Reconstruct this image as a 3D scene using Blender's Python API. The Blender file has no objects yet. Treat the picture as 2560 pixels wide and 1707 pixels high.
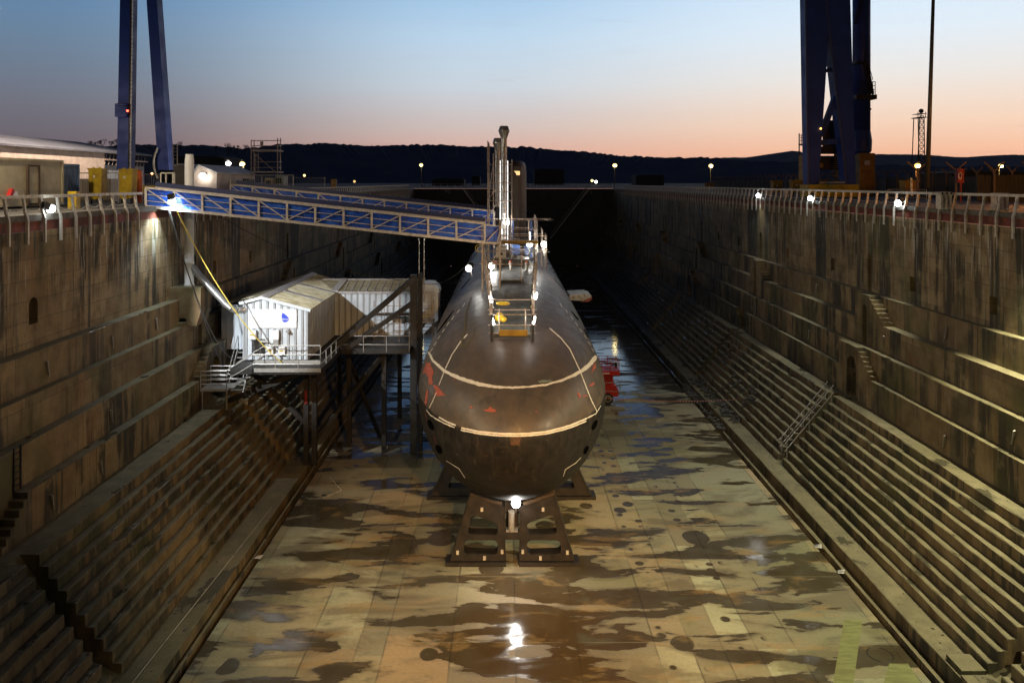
import bpy, bmesh, math, random
from mathutils import Vector, Matrix
random.seed(7)
SC = bpy.context.scene
COL = SC.collection
R = math.radians

def L(r, g, b):
    f = lambda c: (c/255/12.92) if c <= 10 else (((c/255)+.055)/1.055)**2.4
    return (f(r), f(g), f(b), 1)

# ------------------------------------------------------------ camera
CZ = 17.8
F = 1974.0
cam = bpy.data.objects.new('camera', bpy.data.cameras.new('camera'))
COL.objects.link(cam)
cam.location = (0, 0, CZ)
cam.rotation_euler = (R(90), 0, 0)
cam.data.sensor_width = 36
cam.data.lens = 36*F/2560
cam.data.shift_x = (1280-1265)/2560
cam.data.shift_y = -(853.5-456)/2560
cam.data.clip_end = 9000
SC.camera = cam

# ------------------------------------------------------------ node helper
class NT:
    def __init__(s, tree):
        s.t = tree
        s.n = tree.nodes
        s.l = tree.links
    def node(s, typ, **kw):
        nd = s.n.new(typ)
        for k, v in kw.items():
            setattr(nd, k, v)
        return nd
    def set(s, sock, v):
        if isinstance(v, bpy.types.NodeSocket):
            s.l.new(v, sock)
        else:
            sock.default_value = v
    def m(s, op, a, b=0.0, c=0.0, clamp=False):
        nd = s.node('ShaderNodeMath', operation=op, use_clamp=clamp)
        s.set(nd.inputs[0], a); s.set(nd.inputs[1], b); s.set(nd.inputs[2], c)
        return nd.outputs[0]
    def ss(s, x, lo, hi, a=0.0, b=1.0):
        nd = s.node('ShaderNodeMapRange', interpolation_type='SMOOTHSTEP')
        s.set(nd.inputs[0], x); s.set(nd.inputs[1], lo); s.set(nd.inputs[2], hi)
        s.set(nd.inputs[3], a); s.set(nd.inputs[4], b)
        return nd.outputs[0]
    def mix(s, f, a, b, blend='MIX'):
        nd = s.node('ShaderNodeMix', data_type='RGBA', blend_type=blend)
        s.set(nd.inputs[0], f); s.set(nd.inputs[6], a); s.set(nd.inputs[7], b)
        return nd.outputs[2]
    def xyz(s, v):
        nd = s.node('ShaderNodeSeparateXYZ'); s.set(nd.inputs[0], v)
        return nd.outputs
    def comb(s, x, y, z):
        nd = s.node('ShaderNodeCombineXYZ')
        s.set(nd.inputs[0], x); s.set(nd.inputs[1], y); s.set(nd.inputs[2], z)
        return nd.outputs[0]
    def noise(s, vec, scale, detail=4, rough=.55, dist=0):
        nd = s.node('ShaderNodeTexNoise')
        s.set(nd.inputs['Vector'], vec); nd.inputs['Scale'].default_value = scale
        nd.inputs['Detail'].default_value = detail; nd.inputs['Roughness'].default_value = rough
        nd.inputs['Distortion'].default_value = dist
        return nd.outputs[0]
    def vscale(s, vec, sc):
        nd = s.node('ShaderNodeVectorMath', operation='MULTIPLY')
        s.set(nd.inputs[0], vec); nd.inputs[1].default_value = sc
        return nd.outputs[0]
    def ramp(s, f, stops):
        nd = s.node('ShaderNodeValToRGB')
        e = nd.color_ramp.elements
        while len(e) < len(stops): e.new(.5)
        for i, (p, c) in enumerate(stops):
            e[i].position = p; e[i].color = c
        s.set(nd.inputs[0], f)
        return nd.outputs[0]

# ------------------------------------------------------------ sky (dusk)
SKY_GAIN = 1.27
W = bpy.data.worlds.new('World'); SC.world = W; W.use_nodes = True
w = NT(W.node_tree); w.n.clear()
tc = w.node('ShaderNodeTexCoord').outputs['Generated']
dx, dy, dz = w.xyz(tc)
az = w.ss(w.m('DIVIDE', dx, w.m('MAXIMUM', w.m('ABSOLUTE', dy), .25)), -.75, .62)
el = w.m('MULTIPLY', w.m('MAXIMUM', dz, 0.0), 2.5)
left = w.ramp(el, [(0, L(96, 80, 86)), (.10, L(104, 94, 102)), (.22, L(108, 110, 122)), (.40, L(98, 122, 146)), (.56, L(86, 124, 164)), (.66, L(40, 66, 104)), (1, L(14, 24, 46))])
mid = w.ramp(el, [(0, L(205, 148, 132)), (.09, L(214, 168, 152)), (.17, L(206, 188, 182)), (.30, L(194, 204, 213)), (.45, L(178, 202, 222)), (.58, L(154, 188, 218)), (.67, L(56, 86, 128)), (1, L(16, 28, 54))])
right = w.ramp(el, [(0, L(228, 158, 132)), (.09, L(244, 190, 158)), (.18, L(244, 212, 188)), (.30, L(228, 222, 216)), (.43, L(214, 225, 234)), (.58, L(198, 219, 238)), (.67, L(60, 92, 134)), (1, L(17, 30, 56))])
c1 = w.mix(w.ss(az, 0.0, .55), left, mid)
c2 = w.mix(w.ss(az, .5, 1.0), c1, right)
cl = w.noise(w.vscale(tc, (2.2, 2.2, 34)), 1.6, 5, .6, .4)
clm = w.m('MULTIPLY', w.ss(cl, .60, .76), w.ss(dz, .02, .10, .28, .10))
c3 = w.mix(clm, c2, L(130, 118, 130))
back = w.ss(dy, -.1, .60, .07, 1.0)
nsky = w.node('ShaderNodeTexSky', sky_type='NISHITA', sun_disc=False)
nsky.sun_elevation = R(-2.5); nsky.sun_rotation = R(62)
c4 = w.mix(.03, c3, nsky.outputs[0])
bg = w.node('ShaderNodeBackground')
w.set(bg.inputs[0], c4); w.set(bg.inputs[1], w.m('MULTIPLY', back, SKY_GAIN))
wo = w.node('ShaderNodeOutputWorld'); w.l.new(bg.outputs[0], wo.inputs[0])

SC.view_settings.view_transform = 'Standard'
SC.view_settings.look = 'None'
SC.view_settings.exposure = 0
SC.view_settings.gamma = 1
SC.render.engine = 'CYCLES'
SC.cycles.use_denoising = True
SC.cycles.max_bounces = 5
SC.cycles.diffuse_bounces = 2
SC.cycles.glossy_bounces = 3
SC.cycles.transmission_bounces = 2
SC.cycles.sample_clamp_indirect = 3
SC.cycles.sample_clamp_direct = 0
SC.cycles.caustics_reflective = False
SC.cycles.caustics_refractive = False
SC.cycles.use_light_tree = True

# ------------------------------------------------------------ mesh helper
class MB:
    def __init__(s): s.v = []; s.f = []
    def quad(s, a, b, c, d):
        i = len(s.v); s.v += [tuple(a), tuple(b), tuple(c), tuple(d)]; s.f.append((i, i+1, i+2, i+3)); return s
    def tri(s, a, b, c):
        i = len(s.v); s.v += [tuple(a), tuple(b), tuple(c)]; s.f.append((i, i+1, i+2)); return s
    def ngon(s, pts):
        i = len(s.v); s.v += [tuple(p) for p in pts]; s.f.append(tuple(range(i, i+len(pts)))); return s
    def box(s, x0, x1, y0, y1, z0, z1, skip=''):
        i = len(s.v)
        s.v += [(x0,y0,z0),(x1,y0,z0),(x1,y1,z0),(x0,y1,z0),(x0,y0,z1),(x1,y0,z1),(x1,y1,z1),(x0,y1,z1)]
        s.f += [tuple(i+k for k in q) for q in ((0,3,2,1),(4,5,6,7),(0,1,5,4),(1,2,6,5),(2,3,7,6),(3,0,4,7))]
        return s
    def prism(s, poly, y0, y1):
        """poly in (x,z), extruded along y"""
        n = len(poly); i = len(s.v)
        s.v += [(x, y0, z) for x, z in poly] + [(x, y1, z) for x, z in poly]
        s.f.append(tuple(i+k for k in range(n))); s.f.append(tuple(i+n+k for k in reversed(range(n))))
        for k in range(n):
            j = (k+1) % n
            s.f.append((i+k, i+n+k, i+n+j, i+j))
        return s
    def frame(s, p, q):
        d = (Vector(q)-Vector(p))
        if d.length < 1e-6: d = Vector((0,0,1))
        d.normalize()
        up = Vector((0,0,1)) if abs(d.z) < .9 else Vector((0,1,0))
        a = d.cross(up).normalized(); b = a.cross(d).normalized()
        return a, b
    def bar(s, p, q, wd, ht=None):
        ht = ht or wd
        p = Vector(p); q = Vector(q); a, b = s.frame(p, q); i = len(s.v)
        for c in (p, q):
            for u, v in ((-1,-1),(1,-1),(1,1),(-1,1)):
                s.v.append(tuple(c + a*u*wd/2 + b*v*ht/2))
        s.f += [tuple(i+k for k in q_) for q_ in ((0,1,2,3),(7,6,5,4),(0,4,5,1),(1,5,6,2),(2,6,7,3),(3,7,4,0))]
        return s
    def tube(s, p, q, r, n=6, r2=None):
        r2 = r if r2 is None else r2
        p = Vector(p); q = Vector(q); a, b = s.frame(p, q); i = len(s.v)
        for c, rr in ((p, r), (q, r2)):
            for k in range(n):
                t = 2*math.pi*k/n
                s.v.append(tuple(c + a*math.cos(t)*rr + b*math.sin(t)*rr))
        for k in range(n):
            j = (k+1) % n
            s.f.append((i+k, i+j, i+n+j, i+n+k))
        s.f.append(tuple(i+k for k in reversed(range(n)))); s.f.append(tuple(i+n+k for k in range(n)))
        return s
    def path(s, pts, r, n=6):
        for a, b in zip(pts[:-1], pts[1:]): s.tube(a, b, r, n)
        return s
    def lathe(s, c, prof, n=20):
        i = len(s.v); m = len(prof)
        for r, z in prof:
            for k in range(n):
                t = 2*math.pi*k/n
                s.v.append((c[0]+r*math.cos(t), c[1]+r*math.sin(t), c[2]+z))
        for a in range(m-1):
            for k in range(n):
                j = (k+1) % n
                s.f.append((i+a*n+k, i+a*n+j, i+(a+1)*n+j, i+(a+1)*n+k))
        s.f.append(tuple(i+k for k in reversed(range(n)))); s.f.append(tuple(i+(m-1)*n+k for k in range(n)))
        return s
    def ball(s, c, r, n=10, sz=1):
        prof = [(max(.001, r*math.sin(math.pi*k/n)), -r*sz*math.cos(math.pi*k/n)) for k in range(n+1)]
        return s.lathe(c, prof, 12)
    def torus(s, c, Rr, r, axis='z', n=20, k=8):
        i = len(s.v)
        for a in range(n):
            t = 2*math.pi*a/n
            for b in range(k):
                u = 2*math.pi*b/k
                x, y, z = (Rr+r*math.cos(u))*math.cos(t), (Rr+r*math.cos(u))*math.sin(t), r*math.sin(u)
                if axis == 'y': x, y, z = x, z, y
                if axis == 'x': x, y, z = z, x, y
                s.v.append((c[0]+x, c[1]+y, c[2]+z))
        for a in range(n):
            for b in range(k):
                s.f.append((i+a*k+b, i+((a+1) % n)*k+b, i+((a+1) % n)*k+(b+1) % k, i+a*k+(b+1) % k))
        return s
    def build(s, name, mat, parent=None, smooth=False, fix=True):
        me = bpy.data.meshes.new(name); me.from_pydata(s.v, [], s.f)
        if fix:
            bm = bmesh.new(); bm.from_mesh(me)
            bmesh.ops.recalc_face_normals(bm, faces=bm.faces); bm.to_mesh(me); bm.free()
        me.materials.append(mat)
        if smooth:
            me.polygons.foreach_set('use_smooth', [True]*len(me.polygons))
        o = bpy.data.objects.new(name, me); COL.objects.link(o)
        if parent: adopt(o, parent)
        return o

def world_loc(p):
    v = Vector(p.location)
    q = p.parent
    while q: v += Vector(q.location) + q.get('_off', 0)*Vector((0,0,0)); q = q.parent
    return v
def adopt(o, parent):
    """meshes are modelled in world coordinates; keep them there"""
    o.parent = parent
    if parent.type == 'EMPTY':
        o.matrix_parent_inverse = Matrix.Translation(-Vector(parent.location))
def tag(o, label=None, cat=None, group=None, kind=None):
    if label: o['label'] = label
    if cat: o['category'] = cat
    if group: o['group'] = group
    if kind: o['kind'] = kind
    return o
def thing(name, loc, label, cat, group=None, kind=None):
    o = bpy.data.objects.new(name, None); COL.objects.link(o); o.location = loc
    o.empty_display_size = .3
    return tag(o, label, cat, group, kind)
def copy_tree(o, loc=None, label=None, rotz=None, parent=None):
    c = o.copy(); COL.objects.link(c)
    if loc is not None: c.location = loc
    if label: c['label'] = label
    if rotz is not None: c.rotation_euler.z = rotz
    if parent:
        mi = o.matrix_parent_inverse.copy(); c.parent = parent; c.matrix_parent_inverse = mi
    for ch in [x for x in o.children]:
        copy_tree(ch, parent=c)
    return c
def P(px, py, D):
    """a point of the place at depth D that the photograph shows at native pixel px, py"""
    return Vector(((px-1265)*D/F, D, CZ-(py-456)*D/F))

# ------------------------------------------------------------ materials
MATS = {}
def pm(name, col, rough=.6, col2=None, scale=3, metal=0, bump=0, emit=None, es=0, spec=.5, stretch=(1,1,1), lo=.35, hi=.65):
    m = bpy.data.materials.new(name); m.use_nodes = True
    t = NT(m.node_tree); b = t.n['Principled BSDF']
    pos = t.node('ShaderNodeTexCoord').outputs['Object']
    c = (col[0], col[1], col[2], 1)
    b.inputs['Roughness'].default_value = rough; b.inputs['Metallic'].default_value = metal
    b.inputs['Specular IOR Level'].default_value = spec
    if col2 is not None or bump:
        nz = t.noise(t.vscale(pos, stretch), scale, 5, .6)
        if col2 is not None:
            t.set(b.inputs['Base Color'], t.mix(t.ss(nz, lo, hi), c, (col2[0], col2[1], col2[2], 1)))
            t.set(b.inputs['Roughness'], t.ss(nz, .2, .8, max(0, rough-.1), min(1, rough+.12)))
        else: b.inputs['Base Color'].default_value = c
        if bump:
            bn = t.node('ShaderNodeBump'); bn.inputs['Strength'].default_value = bump; bn.inputs['Distance'].default_value = .05
            t.set(bn.inputs['Height'], nz); t.l.new(bn.outputs[0], b.inputs['Normal'])
    else: b.inputs['Base Color'].default_value = c
    if emit:
        b.inputs['Emission Color'].default_value = (*emit[:3], 1); b.inputs['Emission Strength'].default_value = es
    MATS[name] = m
    return m

def stone(name, kind):
    """weathered dock concrete: cast blocks, run-off streaks, moss, lime"""
    m = bpy.data.materials.new(name); m.use_nodes = True
    t = NT(m.node_tree); b = t.n['Principled BSDF']
    geo = t.node('ShaderNodeNewGeometry')
    pos = geo.outputs['Position']; x, y, z = t.xyz(pos)
    nz_ = t.xyz(geo.outputs['True Normal'])[2]
    top = t.ss(t.m('ABSOLUTE', nz_), .5, .8)
    yz = t.comb(y, z, 0)
    br = t.node('ShaderNodeTexBrick'); br.offset = .5
    t.set(br.inputs['Vector'], yz); br.inputs['Scale'].default_value = 1
    br.inputs['Mortar Size'].default_value = .012; br.inputs['Mortar Smooth'].default_value = .6
    br.inputs['Brick Width'].default_value = 2.6 if kind == 'wall' else 2.2
    br.inputs['Row Height'].default_value = .86 if kind == 'wall' else 9
    br.inputs['Color1'].default_value = (.36, .36, .36, 1); br.inputs['Color2'].default_value = (.64, .64, .64, 1)
    blocktone = br.outputs['Color']; mortar = br.outputs['Fac']
    big = t.noise(pos, .22, 4, .6, .3)
    mid_ = t.noise(pos, 1.1, 5, .6)
    fine = t.noise(pos, 9, 4, .7)
    streak = t.noise(t.comb(t.m('MULTIPLY', x, .3), t.m('MULTIPLY', y, 1.5), t.m('MULTIPLY', z, .10)), 1.0, 5, .65, .2)
    streak2 = t.noise(t.comb(t.m('MULTIPLY', x, .3), t.m('MULTIPLY', y, 5.5), t.m('MULTIPLY', z, .38)), 1.0, 4, .6, .1)
    drip = t.noise(t.comb(0.0, t.m('MULTIPLY', y, .55), t.m('MULTIPLY', z, .03)), 1.0, 3, .5)
    base = t.mix(t.ss(big, .3, .7), (.265, .19, .095, 1), (.38, .295, .165, 1))
    base = t.mix(t.ss(mid_, .35, .75), base, (.18, .115, .05, 1))
    base = t.mix(.55 if kind == 'wall' else .85, base, blocktone, 'OVERLAY')
    if kind == 'step':
        base = t.mix(.30, base, (.15, .10, .045, 1))
    # dark wet run-off columns and patches
    dk = t.m('MULTIPLY', t.ss(streak, .46, .56), t.ss(mid_, .25, .50))
    wher = t.noise(t.comb(x, t.m('MULTIPLY', y, .16), t.m('MULTIPLY', z, .12)), 1.0, 3, .5)
    base = t.mix(t.m('MULTIPLY', t.m('MULTIPLY', dk, t.ss(wher, .40, .56)), .93), base, (.034, .032, .022, 1))
    base = t.mix(t.m('MULTIPLY', t.ss(drip, .56, .61), .85 if kind == 'wall' else .5), base, (.028, .028, .024, 1))
    # moss
    moss = t.noise(t.comb(x, t.m('MULTIPLY', y, .5), t.m('MULTIPLY', z, .35)), .55, 4, .6)
    base = t.mix(t.m('MULTIPLY', t.ss(moss, .50, .66), .6), base, (.085, .095, .028, 1))
    # rust orange
    rs = t.noise(t.comb(x, t.m('MULTIPLY', y, .8), t.m('MULTIPLY', z, .2)), .9, 4, .6)
    base = t.mix(t.m('MULTIPLY', t.ss(rs, .60, .74), .45), base, (.24, .10, .03, 1))
    if kind == 'wall':
        lime = t.m('MULTIPLY', t.ss(streak2, .53, .62), t.ss(z, 12.0, 15.2, 0.10, .95))
        lime = t.m('MULTIPLY', lime, t.ss(big, .34, .55))
        base = t.mix(lime, base, (.52, .50, .43, 1))
    else:
        lime = t.m('MULTIPLY', t.ss(streak2, .66, .74), .45)
        base = t.mix(lime, base, (.42, .40, .34, 1))
    # trodden tops carry silt instead of streaks, with puddles
    silt = t.mix(t.ss(mid_, .3, .7), (.25, .215, .125, 1), (.16, .14, .08, 1))
    pud = t.noise(t.comb(x, t.m('MULTIPLY', y, .5), z), .8, 4, .55)
    pm_ = t.m('MULTIPLY', t.ss(pud, .57, .63), 1.0)
    silt = t.mix(t.m('MULTIPLY', pm_, .72), silt, (.055, .055, .042, 1))
    base = t.mix(top, base, silt)
    base = t.mix(t.m('MULTIPLY', t.m('MULTIPLY', mortar, t.m('SUBTRACT', 1.0, top)), .8), base, (.045, .04, .03, 1))
    base = t.mix(t.ss(fine, .3, .8, 0, .22), base, (.04, .035, .025, 1))
    t.set(b.inputs['Base Color'], base)
    rgh = t.ss(t.m('MULTIPLY', pm_, top), 0, 1, .78, .22)
    t.set(b.inputs['Roughness'], rgh)
    bn = t.node('ShaderNodeBump'); bn.inputs['Strength'].default_value = .55; bn.inputs['Distance'].default_value = .04
    h = t.m('ADD', t.m('MULTIPLY', fine, .5), t.m('ADD', t.m('MULTIPLY', mid_, .6), t.m('MULTIPLY', mortar, -.5)))
    h = t.m('MULTIPLY', h, t.m('SUBTRACT', 1.0, t.m('MULTIPLY', t.m('MULTIPLY', pm_, top), .8)))
    t.set(bn.inputs['Height'], h); t.l.new(bn.outputs[0], b.inputs['Normal'])
    return m
M_WALL = stone('weathered_wall_concrete', 'wall')
M_STEP = stone('weathered_altar_concrete', 'step')

def floor_mat():
    m = bpy.data.materials.new('wet_dock_floor'); m.use_nodes = True
    t = NT(m.node_tree); b = t.n['Principled BSDF']
    pos = t.node('ShaderNodeNewGeometry').outputs['Position']; x, y, z = t.xyz(pos)
    big = t.noise(pos, .10, 4, .55)
    mid_ = t.noise(pos, .55, 5, .6, .3)
    fine = t.noise(pos, 7, 5, .7)
    # cast strips, each its own tone
    edges = [-11.2, -7.6, -5.7, -4.65, -2.1, .37, 2.74, 5.74, 7.1, 8.3, 9.6, 11.1, 14.8]
    tone = 0.0
    jl = 0.0
    rnd = random.Random(3)
    tones = [.45, .62, .50, .55, .40, .62, .38, .55, .48, .62, .40, .50, .70, .66]
    for e, (a, bb) in zip(edges, zip(tones[:-1], tones[1:])):
        tone = t.m('ADD', tone, t.m('MULTIPLY', t.m('GREATER_THAN', x, e), bb-a))
        wob = t.m('ADD', x, t.m('MULTIPLY', t.m('SUBTRACT', mid_, .5), .05))
        jl = t.m('MAXIMUM', jl, t.ss(t.m('ABSOLUTE', t.m('SUBTRACT', wob, e)), .015, .05, 1, 0))
    ty = t.m('PINGPONG', t.m('ADD', y, t.m('MULTIPLY', mid_, .03)), 2.55)
    jt = t.m('MULTIPLY', t.ss(ty, .01, .035, 1, 0), t.ss(t.noise(pos, .3, 2), .42, .55))
    dry = t.mix(t.m('ADD', tone, .42, clamp=True), (.27, .22, .12, 1), (.54, .49, .31, 1))
    wnz = t.node('ShaderNodeTexWhiteNoise', noise_dimensions='2D')
    t.set(wnz.inputs['Vector'], t.comb(t.m('MULTIPLY', tone, 37.7), t.m('FLOOR', t.m('DIVIDE', t.m('ADD', y, t.m('MULTIPLY', tone, 9.0)), 7.65)), 0.0))
    r1, r2, r3 = t.xyz(wnz.outputs['Color'])
    dry = t.mix(t.ss(r1, .3, .9, 0, .7), dry, (.46, .50, .35, 1))
    dry = t.mix(t.ss(r2, .45, .9, 0, .7), dry, (.44, .30, .16, 1))
    dry = t.mix(t.ss(r3, .45, .95, 0, .8), dry, (.21, .20, .14, 1))
    dry = t.mix(t.ss(mid_, .35, .7, 0, .4), dry, (.30, .26, .17, 1))
    dry = t.mix(t.ss(big, .45, .65, 0, .55), dry, (.21, .22, .115, 1))
    # brown tint down the middle in front of the keel
    rb = t.m('MULTIPLY', t.ss(t.m('ABSOLUTE', t.m('SUBTRACT', x, 1.6)), .6, 6.5, 1, 0), t.ss(y, 31, 40, 1, .15))
    dry = t.mix(t.m('MULTIPLY', rb, .55), dry, (.16, .085, .03, 1))
    # wet areas
    wn = t.noise(t.comb(t.m('MULTIPLY', x, .24), t.m('MULTIPLY', y, .70), 0.0), 1.0, 7, .54, .3)
    wl = t.noise(t.comb(t.m('MULTIPLY', x, .11), t.m('MULTIPLY', y, .13), 2.0), 1.0, 3, .5)
    far = t.ss(y, 60, 84)
    thr = t.m('SUBTRACT', t.m('ADD', .715, t.m('MULTIPLY', wl, -.38)), t.m('MULTIPLY', far, .15))
    thr = t.m('SUBTRACT', thr, t.m('MULTIPLY', t.ss(t.m('ABSOLUTE', t.m('SUBTRACT', x, .9)), .5, 4.5, 1, 0), t.ss(y, 30, 37, .07, .0)))
    d_ = t.m('SUBTRACT', wn, thr)
    soft = t.ss(t.noise(pos, .35, 3), .40, .62, .008, .050)
    wet = t.m('DIVIDE', t.m('ADD', d_, .006), soft, clamp=True)
    rim = t.ss(d_, -.06, .0)
    vo = t.node('ShaderNodeTexVoronoi'); vo.feature = 'F1'
    t.set(vo.inputs['Vector'], t.comb(x, t.m('MULTIPLY', y, .9), 0.0)); vo.inputs['Scale'].default_value = .42
    gate = t.m('GREATER_THAN', t.xyz(vo.outputs['Color'])[0], .60)
    rad = t.m('ADD', .11, t.m('MULTIPLY', t.xyz(vo.outputs['Color'])[1], .22))
    vd = t.m('ADD', vo.outputs['Distance'], t.m('MULTIPLY', t.m('SUBTRACT', mid_, .5), .14))
    spot = t.m('MULTIPLY', gate, t.ss(t.m('SUBTRACT', vd, rad), -.02, .01, 1, 0))
    # rows of small drips
    vo2 = t.node('ShaderNodeTexVoronoi'); vo2.feature = 'F1'; vo2.inputs['Randomness'].default_value = .55
    t.set(vo2.inputs['Vector'], t.comb(x, y, 3.0)); vo2.inputs['Scale'].default_value = 1.5
    rowm = t.m('MAXIMUM', t.ss(t.m('ABSOLUTE', t.m('SUBTRACT', x, 6.6)), .5, .9, 1, 0), t.ss(t.m('ABSOLUTE', t.m('SUBTRACT', x, 9.4)), .5, .9, 1, 0))
    spot2 = t.m('MULTIPLY', t.m('MULTIPLY', rowm, t.m('GREATER_THAN', t.xyz(vo2.outputs['Color'])[1], .45)), t.ss(vo2.outputs['Distance'], .28, .36, 1, 0))
    spot = t.m('MAXIMUM', spot, spot2)
    wetall = t.m('MAXIMUM', wet, spot)
    wcol = t.mix(t.ss(mid_, .3, .7), (.060, .047, .026, 1), (.085, .076, .052, 1))
    wcol = t.mix(t.m('MULTIPLY', rb, .6), wcol, (.085, .040, .012, 1))
    damp = t.noise(t.comb(t.m('MULTIPLY', x, .16), t.m('MULTIPLY', y, .36), 9.0), 1.0, 6, .6, .8)
    base = t.mix(t.ss(damp, .50, .60, 0, .62), dry, (.115, .085, .045, 1))
    grn = t.noise(t.comb(t.m('MULTIPLY', x, .2), t.m('MULTIPLY', y, .25), 4.0), 1.0, 4, .6, .5)
    base = t.mix(t.ss(grn, .52, .68, 0, .45), base, (.17, .185, .07, 1))
    base = t.mix(t.m('MULTIPLY', rim, .35), base, (.15, .12, .07, 1))
    base = t.mix(wetall, base, wcol)
    slime = t.noise(t.comb(t.m('MULTIPLY', x, .5), t.m('MULTIPLY', y, .9), 7.0), 1.0, 6, .65, .5)
    base = t.mix(t.ss(slime, .55, .68, 0, .55), base, (.10, .105, .075, 1))
    amb = t.noise(t.comb(t.m('MULTIPLY', x, .35), t.m('MULTIPLY', y, .8), 13.0), 1.0, 6, .62, .5)
    base = t.mix(t.ss(amb, .54, .66, 0, .5), base, (.34, .22, .085, 1))
    base = t.mix(t.m('MULTIPLY', t.m('MULTIPLY', jl, .65), t.ss(t.noise(pos, .45, 3), .35, .6, .15, 1)), base, (.035, .03, .02, 1))
    base = t.mix(t.m('MULTIPLY', jt, .45), base, (.33, .28, .17, 1))
    # chalky scrape marks and specks
    sc_ = t.noise(t.comb(t.m('MULTIPLY', x, .9), t.m('MULTIPLY', y, 7), 0.0), .9, 4, .7)
    base = t.mix(t.ss(sc_, .66, .74, 0, .35), base, (.45, .42, .33, 1))
    sp = t.noise(t.comb(x, t.m('MULTIPLY', y, 1.7), 0.0), 3.2, 3, .7)
    base = t.mix(t.ss(sp, .69, .73, 0, .7), base, (.04, .038, .028, 1))
    base = t.mix(t.ss(fine, .35, .8, 0, .30), base, (.07, .06, .04, 1))
    t.set(b.inputs['Base Color'], base)
    wr = t.ss(y, 34, 60, .19, .11)
    rg = t.mix(wetall, (.62, .62, .62, 1), t.comb(wr, wr, wr))
    rgv = t.m('ADD', t.xyz(rg)[0], t.m('MULTIPLY', t.m('SUBTRACT', mid_, .5), .22))
    rgv = t.m('SUBTRACT', rgv, t.m('MULTIPLY', t.m('MULTIPLY', wet, t.ss(d_, .03, .07)), .10))
    t.set(b.inputs['Roughness'], t.m('MAXIMUM', rgv, .05))
    bn = t.node('ShaderNodeBump'); bn.inputs['Strength'].default_value = .35; bn.inputs['Distance'].default_value = .02
    t.set(bn.inputs['Height'], t.m('MULTIPLY', t.m('ADD', fine, t.m('MULTIPLY', mid_, .6)), t.m('SUBTRACT', 1.0, t.m('MULTIPLY', wetall, .75))))
    t.l.new(bn.outputs[0], b.inputs['Normal'])
    return m
M_FLOOR = floor_mat()

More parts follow.
